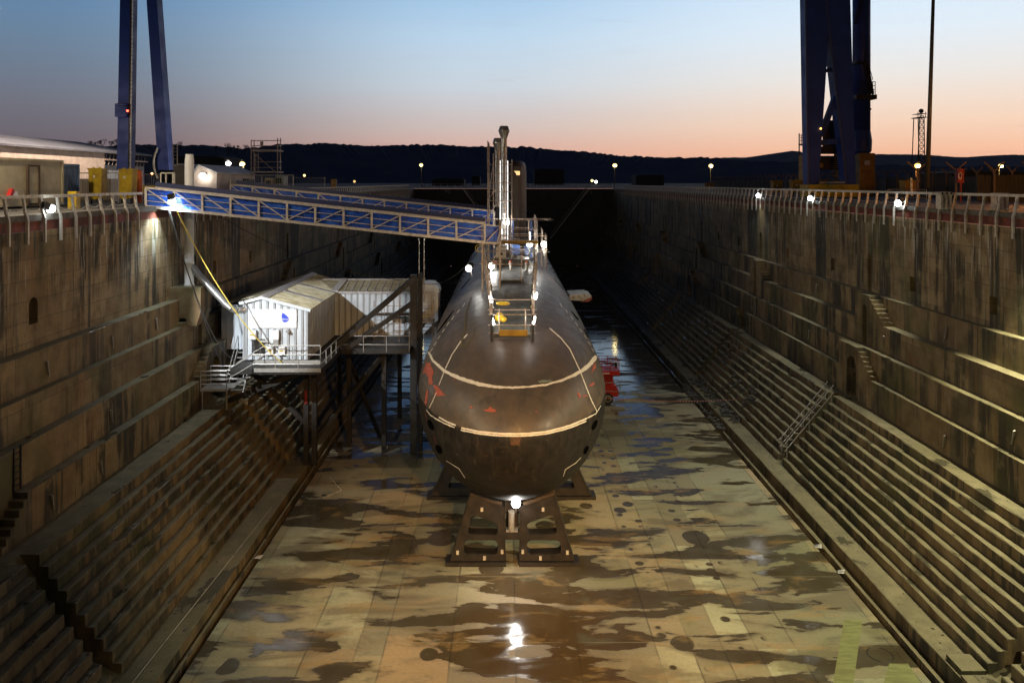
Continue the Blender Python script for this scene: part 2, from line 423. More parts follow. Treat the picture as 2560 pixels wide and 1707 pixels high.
def hull_mat():
    m = bpy.data.materials.new('worn_hull_paint'); m.use_nodes = True
    t = NT(m.node_tree); b = t.n['Principled BSDF']
    pos = t.node('ShaderNodeNewGeometry').outputs['Position']; x, y, z = t.xyz(pos)
    big = t.noise(pos, .35, 5, .6, .5)
    mid_ = t.noise(pos, 2.2, 6, .65)
    run = t.noise(t.comb(t.m('MULTIPLY', x, 2.4), t.m('MULTIPLY', y, 1.6), t.m('MULTIPLY', z, .25)), 1.2, 5, .65, .2)
    along = t.noise(t.comb(t.m('MULTIPLY', x, 1.6), t.m('MULTIPLY', y, .16), t.m('MULTIPLY', z, 1.6)), 1.3, 5, .6)
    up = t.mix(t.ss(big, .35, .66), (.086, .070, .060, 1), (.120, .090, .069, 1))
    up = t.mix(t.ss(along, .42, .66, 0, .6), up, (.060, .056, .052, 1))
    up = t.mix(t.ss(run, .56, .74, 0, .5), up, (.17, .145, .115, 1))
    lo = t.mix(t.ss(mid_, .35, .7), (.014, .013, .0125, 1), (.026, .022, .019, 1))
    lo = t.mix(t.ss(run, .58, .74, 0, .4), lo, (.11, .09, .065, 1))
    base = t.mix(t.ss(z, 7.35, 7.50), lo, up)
    # grey anti-slip deck strip, oily, fading into the brown
    dk = t.m('MULTIPLY', t.ss(t.m('ABSOLUTE', t.m('SUBTRACT', x, .3)), 1.3, 3.0, 1, 0), t.ss(y, 38, 42))
    base = t.mix(t.m('MULTIPLY', dk, .6), base, (.085, .09, .085, 1))
    # rust bleeding and yellowish scrapes
    rs = t.noise(pos, 1.1, 6, .7, .8)
    base = t.mix(t.ss(rs, .60, .74, 0, .35), base, (.15, .075, .035, 1))
    ye = t.noise(t.comb(x, t.m('MULTIPLY', y, .4), z), .9, 5, .7, 1.2)
    base = t.mix(t.ss(ye, .64, .72, 0, .35), base, (.22, .18, .08, 1))
    # weld seams: rings every 2.4 m, faint
    ry = t.ss(t.m('PINGPONG', y, 1.2), .0, .03, .55, 0)
    base = t.mix(t.m('MULTIPLY', ry, .75), base, (.04, .035, .03, 1))
    sp = t.noise(pos, 14, 4, .7)
    base = t.mix(t.ss(sp, .62, .74, 0, .45), base, (.03, .026, .022, 1))
    ang = t.m('ARCTAN2', t.m('SUBTRACT', x, .3), t.m('SUBTRACT', z, 7.1))
    pl_ = t.ss(t.m('PINGPONG', t.m('ADD', ang, 3.3), .165), .0, .0035, 1, 0)
    base = t.mix(t.m('MULTIPLY', pl_, .55), base, (.028, .024, .02, 1))
    scr = t.noise(t.comb(t.m('MULTIPLY', x, 2.5), t.m('MULTIPLY', y, .35), t.m('MULTIPLY', z, 5)), 2.0, 5, .75, .4)
    base = t.mix(t.ss(scr, .63, .70, 0, .5), base, (.22, .19, .15, 1))
    vs = t.noise(t.comb(t.m('MULTIPLY', x, 7), t.m('MULTIPLY', y, 5), t.m('MULTIPLY', z, .35)), 1.0, 4, .7)
    base = t.mix(t.ss(vs, .56, .72, 0, .4), base, (.05, .042, .036, 1))
    t.set(b.inputs['Base Color'], base)
    t.set(b.inputs['Roughness'], t.m('ADD', t.ss(mid_, .25, .75, .34, .58), t.ss(z, 7.0, 7.6, .14, 0)))
    t.set(b.inputs['Specular IOR Level'], t.ss(z, 7.2, 7.5, .28, .5))
    bn = t.node('ShaderNodeBump'); bn.inputs['Strength'].default_value = .28; bn.inputs['Distance'].default_value = .05
    t.set(bn.inputs['Height'], t.m('ADD', t.m('MULTIPLY', big, 1.2), t.m('ADD', t.m('MULTIPLY', mid_, .35), t.m('MULTIPLY', ry, -.3))))
    t.l.new(bn.outputs[0], b.inputs['Normal'])
    return m
M_HULL = hull_mat()

M_QUAY = pm('quay_asphalt', (.055,.052,.048), .8, (.10,.09,.075), .8, bump=.2)
M_COPE = pm('coping_granite', (.17,.155,.13), .75, (.09,.085,.07), 1.5, bump=.4)
M_BAND = pm('red_band', (.22,.055,.03), .7, (.09,.035,.022), 1.2, bump=.3, stretch=(1,1,.4))
M_WHITE = pm('chipped_white_paint', (.62,.58,.50), .5, (.30,.22,.14), 4, lo=.5, hi=.72)
M_CHAIN = pm('galvanised_chain', (.45,.42,.36), .45, metal=.3)
M_STEEL = pm('scaffold_tube', (.50,.43,.37), .45, (.30,.21,.15), 6, metal=.2)
M_GALV = pm('galvanised_steel', (.48,.47,.44), .4, (.35,.33,.30), 5, metal=.4)
M_DARK = pm('dark_painted_steel', (.016,.015,.014), .55, (.026,.022,.019), 3)
M_CRAD = pm('cradle_steel', (.018,.016,.015), .5, (.034,.026,.021), 2.5, bump=.15)
M_TIMBER = pm('dark_timber', (.055,.035,.022), .8, (.09,.06,.035), 4, bump=.3, stretch=(.3,1,3))
M_BEIGE = pm('gangway_beige', (.64,.59,.54), .5, (.46,.41,.36), 5)
M_BLUE = pm('blue_sheeting', (.008,.055,.42), .40, (.018,.12,.60), 1.6, bump=.6, stretch=(1,1,2.4))
M_BLUEF = pm('faded_blue_sheet', (.03,.07,.20), .6, (.05,.10,.26), 3)
M_REDD = pm('faded_red', (.22,.015,.010), .6)
M_BLUED = pm('blue_handrail', (.035,.045,.12), .45)
M_CRANE = pm('crane_blue_paint', (.012,.055,.34), .5, (.010,.042,.25), .6)
M_YEL = pm('yellow_paint', (.62,.43,.012), .5, (.45,.28,.01), 2)
M_YELD = pm('ochre_paint', (.40,.23,.02), .6, (.28,.15,.015), 2)
M_RED = pm('red_lift_paint', (.55,.012,.010), .4, (.38,.012,.010), 3)
M_TYRE = pm('rubber', (.02,.02,.02), .8)
M_CREAM = pm('cream_container', (.42,.37,.24), .55, (.34,.29,.18), 1.2)
M_CBLUE = pm('blue_container', (.10,.16,.27), .6, (.07,.11,.19), 1.2)
M_WRAP = pm('shrink_wrap_white', (.62,.52,.44), .45, (.50,.40,.33), .9, bump=.7)
M_SHEDW = pm('white_cladding', (.70,.75,.80), .5, (.52,.55,.58), 1.5, stretch=(1,1,.3))
M_SIGN = pm('sign_board_white', (.74,.74,.74), .55, (.70,.70,.70), 2)
M_LOGO = pm('logo_blue', (.03,.06,.55), .5, (.035,.07,.60), 3)
M_ROOF = pm('mossy_roof_sheet', (.50,.46,.33), .6, (.26,.22,.12), 1.8, stretch=(.8,3,1))
M_ROOFG = pm('grey_roof_strip', (.50,.48,.48), .5, (.40,.37,.36), 3)
M_DUCT = pm('spiral_duct', (.55,.54,.52), .3, (.42,.41,.39), 8, metal=.7, stretch=(1,1,6))
M_PIPEW = pm('white_pipe', (.82,.82,.82), .5, (.72,.72,.71), 1.5)
M_HILL = pm('wooded_hill_hazed', (.07,.11,.19), 1, (.10,.14,.21), .01, spec=0)  # blue dusk haze is mixed into the hill colour
M_HILL2 = pm('distant_hill_hazed', (.16,.19,.28), 1, (.19,.22,.30), .004, spec=0)  # paler and bluer: haze of distance put into the colour
M_TOWN = pm('dark_cladding', (.03,.03,.035), .8, (.05,.045,.04), .5)
M_CABLE = pm('black_cable', (.03,.03,.03), .5)
M_CABY = pm('yellow_cable', (.70,.55,.10), .5)
M_ORANGE = pm('orange_plastic', (.60,.12,.02), .5)
M_PAINT = pm('white_marking_paint', (.84,.80,.74), .55, (.70,.64,.54), 12)
M_PRIMER = pm('red_primer', (.42,.10,.065), .7, (.34,.08,.05), 8)
M_BLACK = pm('opening_dark_paint', (.003,.003,.003), 1, spec=0)  # flat black painted for the dark inside openings
M_STAIR = pm('black_stripe', (.015,.015,.015), .6)
M_TAPE = pm('striped_tape', (.60,.58,.55), .5, (.5,.05,.04), 2.2, stretch=(1,1,1), lo=.48, hi=.52)
M_CAIS = pm('caisson_steel', (.030,.032,.036), .6, (.05,.045,.04), .6, bump=.3)
M_GRNP = pm('grey_deck_coating', (.105,.115,.105), .5, (.060,.062,.056), 2.6, bump=.2)
M_DEBR = pm('rubble_dark', (.05,.048,.042), .6, (.11,.10,.085), 5, bump=.4)
M_FIN = pm('fin_plating', (.095,.080,.066), .55, (.066,.053,.045), .9, stretch=(1,1,.3), bump=.15)
def glow(name, col, s):
    return pm(name, (.8,.8,.8), .5, emit=col, es=s)
G_WHITE = glow('lamp_glass_white', (1.0,.97,.90), 26)
G_COOL = glow('lamp_glass_cool', (.85,.95,1.0), 26)
G_YEL = glow('lamp_glass_yellow', (1.0,.70,.24), 3.2)
G_ORA = glow('lamp_glass_orange', (1.0,.42,.08), 5)
G_DIM = glow('window_glow', (1.0,.62,.22), 1.2)
G_REDL = glow('lamp_glass_red', (1.0,.05,.02), 8)

def lamp_data(name, kind, power, col, size=.12, angle=None, blend=.6):
    d = bpy.data.lights.new(name, kind); d.energy = power; d.color = col[:3]
    d.shadow_soft_size = size
    if kind == 'SPOT':
        d.spot_size = R(angle); d.spot_blend = blend
    return d
def put_light(parent, d, loc, aim=None):
    o = bpy.data.objects.new('bulb_light', d); COL.objects.link(o)
    o.location = loc
    if aim is not None:
        o.rotation_euler = (Vector(aim)-Vector(loc)).to_track_quat('-Z', 'Y').to_euler()
    adopt(o, parent)
    return o

# ------------------------------------------------------------ the dock basin
ZG = 17.3
ZS = [16.93-.425*i for i in range(9)] + [13.1]
ZA, ZB, ZC, ZD = 11.46, 9.92, 8.41, 6.88
DEND = 170.0
SIDE = {
 -1: dict(fl=11.65, ge=12.15, s1=13.54, tr=.322, xa=17.69, xb=18.24, xc=18.75, xd=19.15, xw=19.75),
  1: dict(fl=15.15, ge=15.85, s1=16.98, tr=.347, xa=21.08, xb=21.51, xc=21.98, xd=22.62, xw=23.02)}
SLOTS = [6.1, 27.45, 48.9, 70.3, 91.7, 113.1, 134.5, 156.0]
SW = .37
def z_(Z): return CZ-Z

mb = MB(); mb.quad((-11.65, -5, 0), (15.15, -5, 0), (15.15, DEND, 0), (-11.65, DEND, 0))
tag(mb.build('floor', M_FLOOR), 'wet patchy concrete floor of the dry dock', kind='structure')

rj = random.Random(11)
def strip_mesh(mb, s, prof, D0, D1, seg=1.1, jit=.022):
    """profile of (X,Z) extruded from D0 to D1 in cast lengths that are a little out of true"""
    n = max(1, int(round((D1-D0)/seg)))
    rows = []
    for k in range(n+1):
        D = D0+(D1-D0)*k/n
        j = 0 if k in (0, n) else jit
        rows.append([Vector((s*(X+rj.uniform(-j, j)+(rj.uniform(.02, .08) if (j and rj.random() < .05) else 0)), D+rj.uniform(-j, j)*4, z_(Z)+rj.uniform(-j, j)*.7-(rj.uniform(.02, .06) if (j and rj.random() < .04) else 0))) for X, Z in prof])
    for a, b in zip(rows[:-1], rows[1:]):
        for i in range(len(prof)-1):
            mb.quad(a[i], b[i], b[i+1], a[i+1])
    return rows

def cap(mb, s, prof, D, deepx, deepz):
    mb.ngon([(s*X, D, z_(Z)) for X, Z in prof] + [(s*deepx, D, z_(prof[-1][1])), (s*deepx, D, z_(deepz)), (s*prof[0][0], D, z_(deepz))])

def lip(X, Z, c=.03):
    """a worn arris: two points instead of one"""
    return [(X, Z+c), (X+c, Z)]

def face_open(mb, s, X, Zb, Zt, D0, D1, ops, depth=.9):
    """vertical face with arched / square openings ops=(Dc,w,zbottom,h,arched)"""
    ops = sorted(ops); cur = D0
    def q(a, b, zb, zt):
        if b-a > 1e-4 and zb-zt > 1e-4:
            n = max(1, int((b-a)/2.2))
            for k in range(n):
                u = a+(b-a)*k/n; v = a+(b-a)*(k+1)/n
                mb.quad((s*X, u, z_(zb)), (s*X, v, z_(zb)), (s*X, v, z_(zt)), (s*X, u, z_(zt)))
    for Dc, w_, zb, h, arched in ops:
        a, b = Dc-w_/2, Dc+w_/2
        q(cur, a, Zb, Zt)
        q(a, b, Zb, zb)
        pts = [(a, zb)]
        if arched:
            r = w_/2; zc = zb-h+r
            for k in range(9):
                t = math.pi*k/8
                pts.append((Dc-r*math.cos(t), zc-r*math.sin(t)))
        else: pts += [(a, zb-h), (b, zb-h)]
        pts.append((b, zb))
        zt_ = zb-h
        # spandrel
        ar = pts[1:-1]
        for (u0, z0), (u1, z1) in zip(ar[:-1], ar[1:]):
            mb.quad((s*X, u0, z_(z0)), (s*X, u1, z_(z1)), (s*X, u1, z_(Zt)), (s*X, u0, z_(Zt)))
        for (u0, z0), (u1, z1) in zip(pts[:-1], pts[1:]):
            mb.quad((s*X, u0, z_(z0)), (s*X, u1, z_(z1)), (s*(X+depth), u1, z_(z1)), (s*(X+depth), u0, z_(z0)))
        mb.quad((s*X, a, z_(zb)), (s*X, b, z_(zb)), (s*(X+depth), b, z_(zb)), (s*(X+depth), a, z_(zb)))
        mb.ngon([(s*(X+depth), u, z_(zz)) for u, zz in pts])
        cur = b
    q(cur, D1, Zb, Zt)

for s in (-1, 1):
    d = SIDE[s]
    side = 'left' if s < 0 else 'right'
    root = thing('dock_wall', (s*d['xw'], 0, 0), ('mossy stepped dock wall behind the white shed, under the gangway ends' if s < 0 else
                 'stepped dock wall facing the shed, below the big blue crane legs'), 'dock wall')
    X10 = d['s1']+d['tr']*9
    # drain channel and gallery
    m1 = MB()
    strip_mesh(m1, s, [(d['fl'], 17.8), (d['fl']+.02, 18.12), (d['fl']+.24, 18.12), (d['fl']+.25, 17.72), (d['fl']+.38, 17.70), (d['fl']+.39, 18.0), (d['ge']-.02, 18.0), (d['ge'], 17.33), (d['ge']+.03, 17.3), (d['s1']+.9, 17.3)], -5, DEND, 2.5, .006)
    m1.build('gallery', M_STEP, root, fix=False)
    # altar steps between the slots
    bounds = [-5]+[v for q in SLOTS for v in (q-SW, q+SW)]+[DEND]
    for k in range(0, len(bounds), 2):
        D0, D1 = bounds[k], bounds[k+1]
        prof = [(d['s1'], ZG+.12)]
        for i in range(9):
            prof += lip(d['s1']+d['tr']*i, ZS[i])
            prof.append((d['s1']+d['tr']*(i+1), ZS[i]))
        prof[-1] = (X10+.12, ZS[8])
        m2 = MB(); strip_mesh(m2, s, prof, D0, D1)
        cap(m2, s, prof, D0, X10+1.2, ZG); cap(m2, s, prof, D1, X10+1.2, ZG)
        m2.build('altar_steps', M_STEP, root, fix=False)
        pl = [(X10, ZS[8]+.12), (X10, ZS[9]+.03), (X10+.03, ZS[9]), (d['xa']+.12, ZS[9])]
        m3 = MB(); strip_mesh(m3, s, pl, D0, D1)
        cap(m3, s, pl, D0, X10+.9, ZS[8]); cap(m3, s, pl, D1, X10+.9, ZS[8])
        m3.build('wide_ledge', M_STEP, root, fix=False)
    for q in SLOTS:
        m4 = MB()
        a, b = q-SW, q+SW
        pr = [(d['s1']+.15, ZG), (d['s1']+1.1, ZG-.5), (X10+.55, ZS[8]-.2), (X10+.7, ZS[9]), (d['xa'], ZS[9])]
        strip_mesh(m4, s, pr, a, b, 1, 0)
        m4.build('timber_slide', M_STEP, root, fix=False)
    # upper altars, wall with openings
    big = [q for q in SLOTS if 40 < q < 170]
    blocks = big
    A_open = []; C_open = []; W_open = []
    for q in blocks:
        if s > 0 or q > 40:
            if abs(q-70.3) > 1: A_open.append((q-.7, 1.25, ZS[9], 2.55, True))
            C_open.append((q-.5, .6, ZB, 2.45, True))
        W_open.append((q+1.1, .55, ZD, 2.35, True))
    niches = [(44.7, .62, 6.2, .85, False), (37.3, .62, 6.25, .85, False), (55.6, .62, 6.2, .85, False), (64.5, .62, 6.2, .85, False), (78, .62, 6.2, .85, False), (85.5, .62, 6.2, .85, False)]
    if s < 0: niches = [(33.0, .62, 5.9, 1.1, True), (53.5, .6, 6.2, .9, False), (61, .6, 6.2, .9, False)]
    m5 = MB()
    blk = [(q-1.5, q+1.1) for q in blocks if abs(q-70.3) > 1]
    gaps = [(69.6, 72.3)] if s > 0 else [(27.3, 29.2)]
    cur = -5; items = sorted([(a, b, 'b') for a, b in blk] + [(a, b, 'g') for a, b in gaps])
    for a, b, kd in items:
        face_open(m5, s, d['xa'], ZS[9], ZA, cur, a, [])
        if kd == 'b':
            face_open(m5, s, d['xa'], ZS[9], ZB, a, b, [o for o in A_open if a < o[0] < b])
            m5.quad((s*d['xa'], a, z_(ZA)), (s*d['xb'], a, z_(ZA)), (s*d['xb'], a, z_(ZB)), (s*d['xa'], a, z_(ZB)))
            m5.quad((s*d['xa'], b, z_(ZA)), (s*d['xb'], b, z_(ZA)), (s*d['xb'], b, z_(ZB)), (s*d['xa'], b, z_(ZB)))
            m5.quad((s*d['xa'], a, z_(ZB)), (s*d['xb'], a, z_(ZB)), (s*d['xb'], b, z_(ZB)), (s*d['xa'], b, z_(ZB)))
        else:
            for e in (a, b):
                m5.quad((s*d['xa'], e, z_(ZS[9])), (s*d['xb'], e, z_(ZS[9])), (s*d['xb'], e, z_(ZA)), (s*d['xa'], e, z_(ZA)))
        if kd == 'b' :
            pass
        cur = b
    face_open(m5, s, d['xa'], ZS[9], ZA, cur, DEND, [])
    cur = -5
    for a, b, kd in [i for i in items if i[2] == 'g']:
        m5.quad((s*d['xa'], cur, z_(ZA)), (s*d['xb'], cur, z_(ZA)), (s*d['xb'], a, z_(ZA)), (s*d['xa'], a, z_(ZA)))
        m5.quad((s*d['xa'], a, z_(ZS[9])), (s*d['xb'], a, z_(ZS[9])), (s*d['xb'], b, z_(ZS[9])), (s*d['xa'], b, z_(ZS[9])))
        m5.quad((s*d['xb'], a, z_(ZS[9])), (s*d['xb'], b, z_(ZS[9])), (s*d['xb'], b, z_(ZA)), (s*d['xb'], a, z_(ZA)))
        cur = b
    m5.quad((s*d['xa'], cur, z_(ZA)), (s*d['xb'], cur, z_(ZA)), (s*d['xb'], DEND, z_(ZA)), (s*d['xa'], DEND, z_(ZA)))
    m5.build('upper_altar', M_STEP, root, fix=False)
    m6 = MB(); strip_mesh(m6, s, [(d['xb'], ZA+.12)]+lip(d['xb'], ZB)+[(d['xc']+.12, ZB)], -5, DEND, 2.3)
    m6.build('upper_altar', M_STEP, root, fix=False)
    m7 = MB(); cur = -5
    for q in blocks:
        a, b = q-1.1, q+.8
        face_open(m7, s, d['xc'], ZB, ZC, cur, a, [])
        face_open(m7, s, d['xc'], ZB, ZD, a, b, [o for o in C_open if a < o[0] < b])
        for e in (a, b):
            m7.quad((s*d['xc'], e, z_(ZC)), (s*d['xd'], e, z_(ZC)), (s*d['xd'], e, z_(ZD)), (s*d['xc'], e, z_(ZD)))
        m7.quad((s*d['xc'], a, z_(ZD)), (s*d['xd'], a, z_(ZD)), (s*d['xd'], b, z_(ZD)), (s*d['xc'], b, z_(ZD)))
        cur = b
    face_open(m7, s, d['xc'], ZB, ZC, cur, DEND, [])
    m7.quad((s*d['xc'], -5, z_(ZC)), (s*d['xd'], -5, z_(ZC)), (s*d['xd'], DEND, z_(ZC)), (s*d['xc'], DEND, z_(ZC)))
    m7.build('upper_altar', M_STEP, root, fix=False)
    m8 = MB(); strip_mesh(m8, s, [(d['xd'], ZC+.12)]+lip(d['xd'], ZD)+[(d['xw']+.12, ZD)], -5, DEND, 2.3)
    m8.build('upper_altar', M_STEP, root, fix=False)
    m9 = MB(); face_open(m9, s, d['xw'], ZD, 2.04, -5, DEND, W_open+niches)
    m9.build('upper_wall', M_WALL, root, fix=False)
    m10 = MB(); n = 70
    for k in range(n):
        a = -5+(DEND+5)*k/n; b = -5+(DEND+5)*(k+1)/n-.03
        m10.box(min(s*(d['xw']+.06), s*(d['xw']+.5)), max(s*(d['xw']+.06), s*(d['xw']+.5)), a, b, z_(2.04), z_(1.62))
    m10.build('red_band', M_BAND, root)
    m11 = MB()
    for k in range(n):
        a = -5+(DEND+5)*k/n; b = -5+(DEND+5)*(k+1)/n-.02
        j = rj.uniform(-.012, .012)
        m11.box(min(s*(d['xw']-.05+j), s*(d['xw']+.75)), max(s*(d['xw']-.05+j), s*(d['xw']+.75)), a, b, z_(1.618), z_(1.36)+abs(j))
    m11.build('coping', M_COPE, root)
    # stair flights
    def flight(xa, xb, Ztop, Zbot, Dtop, n, run, dirn=-1):
        m = MB()
        for k in range(n):
            zt = Ztop+(Zbot-Ztop)*(k+1)/n - .001*(k+1)
            if k == n-1: continue
            a = Dtop+dirn*run*k; b = Dtop+dirn*run*(k+1)
            m.box(min(s*(xa+.004), s*xb), max(s*(xa+.004), s*xb), min(a, b), max(a, b), z_(Zbot), z_(zt))
        m.build('stair_flight', M_STEP, root)
    for q in blocks:
        if abs(q-70.3) > 1: flight(d['xa'], d['xb'], ZB, ZA, q-1.5, 7, .30)
        flight(d['xc'], d['xd'], ZD, ZC, q-1.1, 7, .30)
    if s > 0: flight(d['xa'], d['xb'], ZA, ZS[9], 72.3, 8, .22)
    else: flight(d['xa'], d['xb'], ZA, ZS[9], 29.2, 7, .25)
    # iron cleats standing on the altar faces
    m12 = None
    spots = ([(33.5, 'b'), (38, 'a'), (46, 'c'), (40.6, 'd'), (57.5, 'd'), (61.5, 'd'), (56, 'b')] if s > 0 else
             [(43.2, 'd'), (38.4, 'd'), (33.0, 'd'), (36.5, 'b'), (34.5, 'a'), (30.8, 'a'), (55, 'd'), (59, 'd')])
    for D_, nm in spots:
        X = d['x'+nm]; zb = {'a': ZS[9], 'b': ZA, 'c': ZB, 'd': ZC}[nm]
        MB().bar((s*(X-.03), D_, z_(zb)+.35), (s*(X-.12), D_-.28, z_(zb)+1.02), .10, .05).build('iron_prop', M_GALV, root)

# ladder on the near left altar
lr = thing('wall_ladder', (-18.2, 29.4, z_(ZA)), 'short rusty ladder clamped to the altar face above the stair', 'ladder')
a = MB()
for yy in (29.2, 29.6): a.bar((-18.19, yy, z_(ZA)), (-18.19, yy, z_(ZB)+.1), .05)
a.build('stile', M_DARK, lr)
a = MB()
for k in range(6): a.bar((-18.19, 29.2, z_(ZA)+.2+.24*k), (-18.19, 29.6, z_(ZA)+.2+.24*k), .035)
a.build('rung', M_DARK, lr)

# stair rail over the slot steps on the right
hr = thing('stair_handrail', (16.9, 48.9, z_(ZG)), 'double galvanised handrail climbing the narrow altar stair beside the arch', 'handrail')
for yy in (48.45, 49.35):
    m = MB(); d = SIDE[1]
    p0 = Vector((17.1, yy, z_(ZG)+1.25)); p1 = Vector((20.1, yy, z_(ZS[8])+1.1))
    m.tube(p0, p1, .03); m.tube(p0-Vector((0,0,.45)), p1-Vector((0,0,.45)), .025)
    m.build('rail', M_GALV, hr)
    for k in range(3):
        t = (k+.1)/2.2; p = p0.lerp(p1, t)
        MB().tube(p, p-Vector((0,0,1.05)), .03).build('post', M_GALV, hr)

# quay ground and far ground
mb = MB()
zq = z_(1.36)-.012
mb.quad((-900, -60, zq), (-19.75-.7, -60, zq), (-20.45, DEND+3, zq), (-900, DEND+3, zq))
mb.quad((23.7, -60, zq), (900, -60, zq), (900, DEND+3, zq), (23.7, DEND+3, zq))
mb.quad((-900, DEND+3, zq), (900, DEND+3, zq), (1800, 1700, zq), (-1800, 1700, zq))
mb.quad((-3000, 1700, zq-.5), (3000, 1700, zq-.5), (6000, 8000, zq-.5), (-6000, 8000, zq-.5))
tag(mb.build('ground', M_QUAY, fix=False), 'dark quay ground around the dock', kind='structure')
# head of the dock behind the camera
mb = MB(); mb.box(-21, 24, -7, -5, 0, zq-.01)
tag(mb.build('dock_head_wall', M_WALL), 'concrete head wall closing the dock behind the viewpoint', 'dock wall')

# ------------------------------------------------------------ caisson at the far end
cs = thing('dock_gate', (1.6, DEND, 0), 'dark steel gate closing the far end of the dock', 'dock gate')
m = MB(); m.box(-21.5, 24.5, DEND, DEND+3, -.2, z_(1.4)); m.build('gate_body', M_CAIS, cs)
m = MB()
for k in range(23): m.box(-21+2*k, -20.8+2*k, DEND-.25, DEND, 0, z_(1.6))
for zz in (4, 8, 12): m.box(-21, 24, DEND-.2, DEND, zz, zz+.3)
m.build('stiffeners', M_CAIS, cs)
m = MB()
for zz in (.55, 1.05): m.tube((-18.5, DEND+.1, z_(1.4)+zz), (23, DEND+.1, z_(1.4)+zz), .045)
for k in range(29): m.tube((-18.5+1.48*k, DEND+.1, z_(1.4)), (-18.5+1.48*k, DEND+.1, z_(1.4)+1.05), .045)
m.build('guard_rail', M_GALV, cs)
for (xa_, xb_) in ((-9.0, -1.5), (17.6, 9.5)):
    m = MB()
    for o in (0, .9):
        m.bar((xa_, DEND-.4-o, z_(1.6)), (xb_, DEND-.4-o, z_(12)), .1, .25)
        m.tube((xa_, DEND-.4-o, z_(.7)), (xb_, DEND-.4-o, z_(11.1)), .05)
    for k in range(26):
        p = Vector((xa_, DEND-.4, z_(1.6))).lerp(Vector((xb_, DEND-.4, z_(12))), k/25)
        m.box(p.x-.15, p.x+.15, DEND-1.3, DEND-.4, p.z, p.z+.04)
    m.build('gate_stair', M_GALV, cs)
def text(body, loc, size, mat, parent, rot=(R(90), 0, 0), name='lettering', ext=.01):
    c = bpy.data.curves.new(name, 'FONT'); c.body = body; c.size = size; c.extrude = ext
    c.align_x = 'CENTER'; c.align_y = 'CENTER'; c.materials.append(mat)
    o = bpy.data.objects.new(name, c); COL.objects.link(o); o.location = loc; o.rotation_euler = rot
    bpy.context.view_layer.update()
    me = bpy.data.meshes.new_from_object(o.evaluated_get(bpy.context.evaluated_depsgraph_get()))
    me.transform(o.matrix_world.copy()); bpy.data.objects.remove(o)
    o = bpy.data.objects.new(name, me); COL.objects.link(o)
    adopt(o, parent); return o
M_DULLW = pm('dull_white_paint', (.28,.28,.28), .7)
for px in (1119, 1473): text('PS', (P(px, 479, DEND-.3).x, DEND-.28, P(px, 480, DEND).z), 1.3, M_DULLW, cs)

# ------------------------------------------------------------ quay railings
def post_mesh(s, X):
    m = MB()
    o = s*1.0
    pts = [(X-o*.13, z_(2.55)), (X-o*.13, z_(1.55)), (X-o*.02, z_(1.22)), (X+o*.06, z_(.62))]
    for (xa_, za), (xb_, zb) in zip(pts[:-1], pts[1:]): m.bar((xa_, 0, za), (xb_, 0, zb), .10, .10)
    return m
def railing(s, X, D0, D1, label, pitch=1.22, start_posts=None):
    root = thing('quay_railing', (X, D0, z_(1.36)), label, 'railing', 'railings along the dock coping')
    n = int((D1-D0)/pitch)
    m = MB(); m.bar((X+s*.07, D0-.1, z_(.60)), (X+s*.07, D1, z_(.60)), .13, .13); m.build('top_rail', M_WHITE, root)
    cm = MB()
    proto = None; extra = MB()
    for k in range(n+1):
        D = D0+pitch*k
        if k < 100:
            if proto is None:
                mm = post_mesh(s, X)
                mm.v = [(x, y+D, z) for x, y, z in mm.v]
                proto = mm.build('post', M_WHITE, root)
            else:
                c = proto.copy(); COL.objects.link(c)
                c.location = (0, pitch*k, 0)
        if k < n:
            zs = z_(1.02); prev = None
            for j in range(9):
                t = j/8; q = Vector((X+s*.0, D+pitch*t, zs-.20*4*t*(1-t)*(.8+.4*((k*7) % 5)/5)))
                if prev is not None: cm.tube(prev, q, .022, 4)
                prev = q
    cm.build('chain', M_CHAIN, root)
    return root
railing(1, 23.02, 33.2, 153, 'long white railing with sagging chain along the coping under the blue crane')
railing(-1, -19.75, 27.5, 42.9, 'short white railing with sagging chain in front of the cream container')
railing(-1, -19.75, 47.5, 56.2, 'short white railing between the landings of the two gangways')
railing(-1, -19.75, 59.5, 160, 'white railing receding behind the gangways to the dock gate')

# ------------------------------------------------------------ submarine
XS, ZAX = .30, 10.7
def hull_dims(D):
    D = max(D, 32.301)
    if D < 42.3: wd = 4.88*math.sqrt(max(0, 1-((42.3-D)/10)**2))
    else: wd = 4.88
    hb = wd
    ht = 4.88*math.sqrt(max(0, 1-((52.3-D)/20)**2)) if D < 52.3 else 4.88
    if D > 88:
        t = (D-88)/27
        k = max(.03, 1-t**1.7)
        wd *= k; hb *= k; ht *= k
    return wd, ht, hb
def hull_pt(D, phi):
    wd, ht, hb = hull_dims(D)
    sn = math.sin(phi)
    return Vector((XS+wd*math.cos(phi), D, CZ-ZAX+(ht if sn > 0 else hb)*sn))
def inside(p):
    if p.y <= 32.3: return False
    wd, ht, hb = hull_dims(p.y)
    dz_ = p.z-(CZ-ZAX); h = ht if dz_ > 0 else hb
    return ((p.x-XS)/wd)**2+(dz_/h)**2 < 1
def hullhit(px, py):
    dr = Vector(((px-1265)/F, 1, -(py-456)/F)); o = Vector((0, 0, CZ))
    t = 32.0
    while t < 90:
        if inside(o+dr*t): break
        t += .25
    if t >= 90: return None
    lo, hi = t-.25, t
    for _ in range(14):
        mid_ = (lo+hi)/2
        if inside(o+dr*mid_): hi = mid_
        else: lo = mid_
    return o+dr*lo
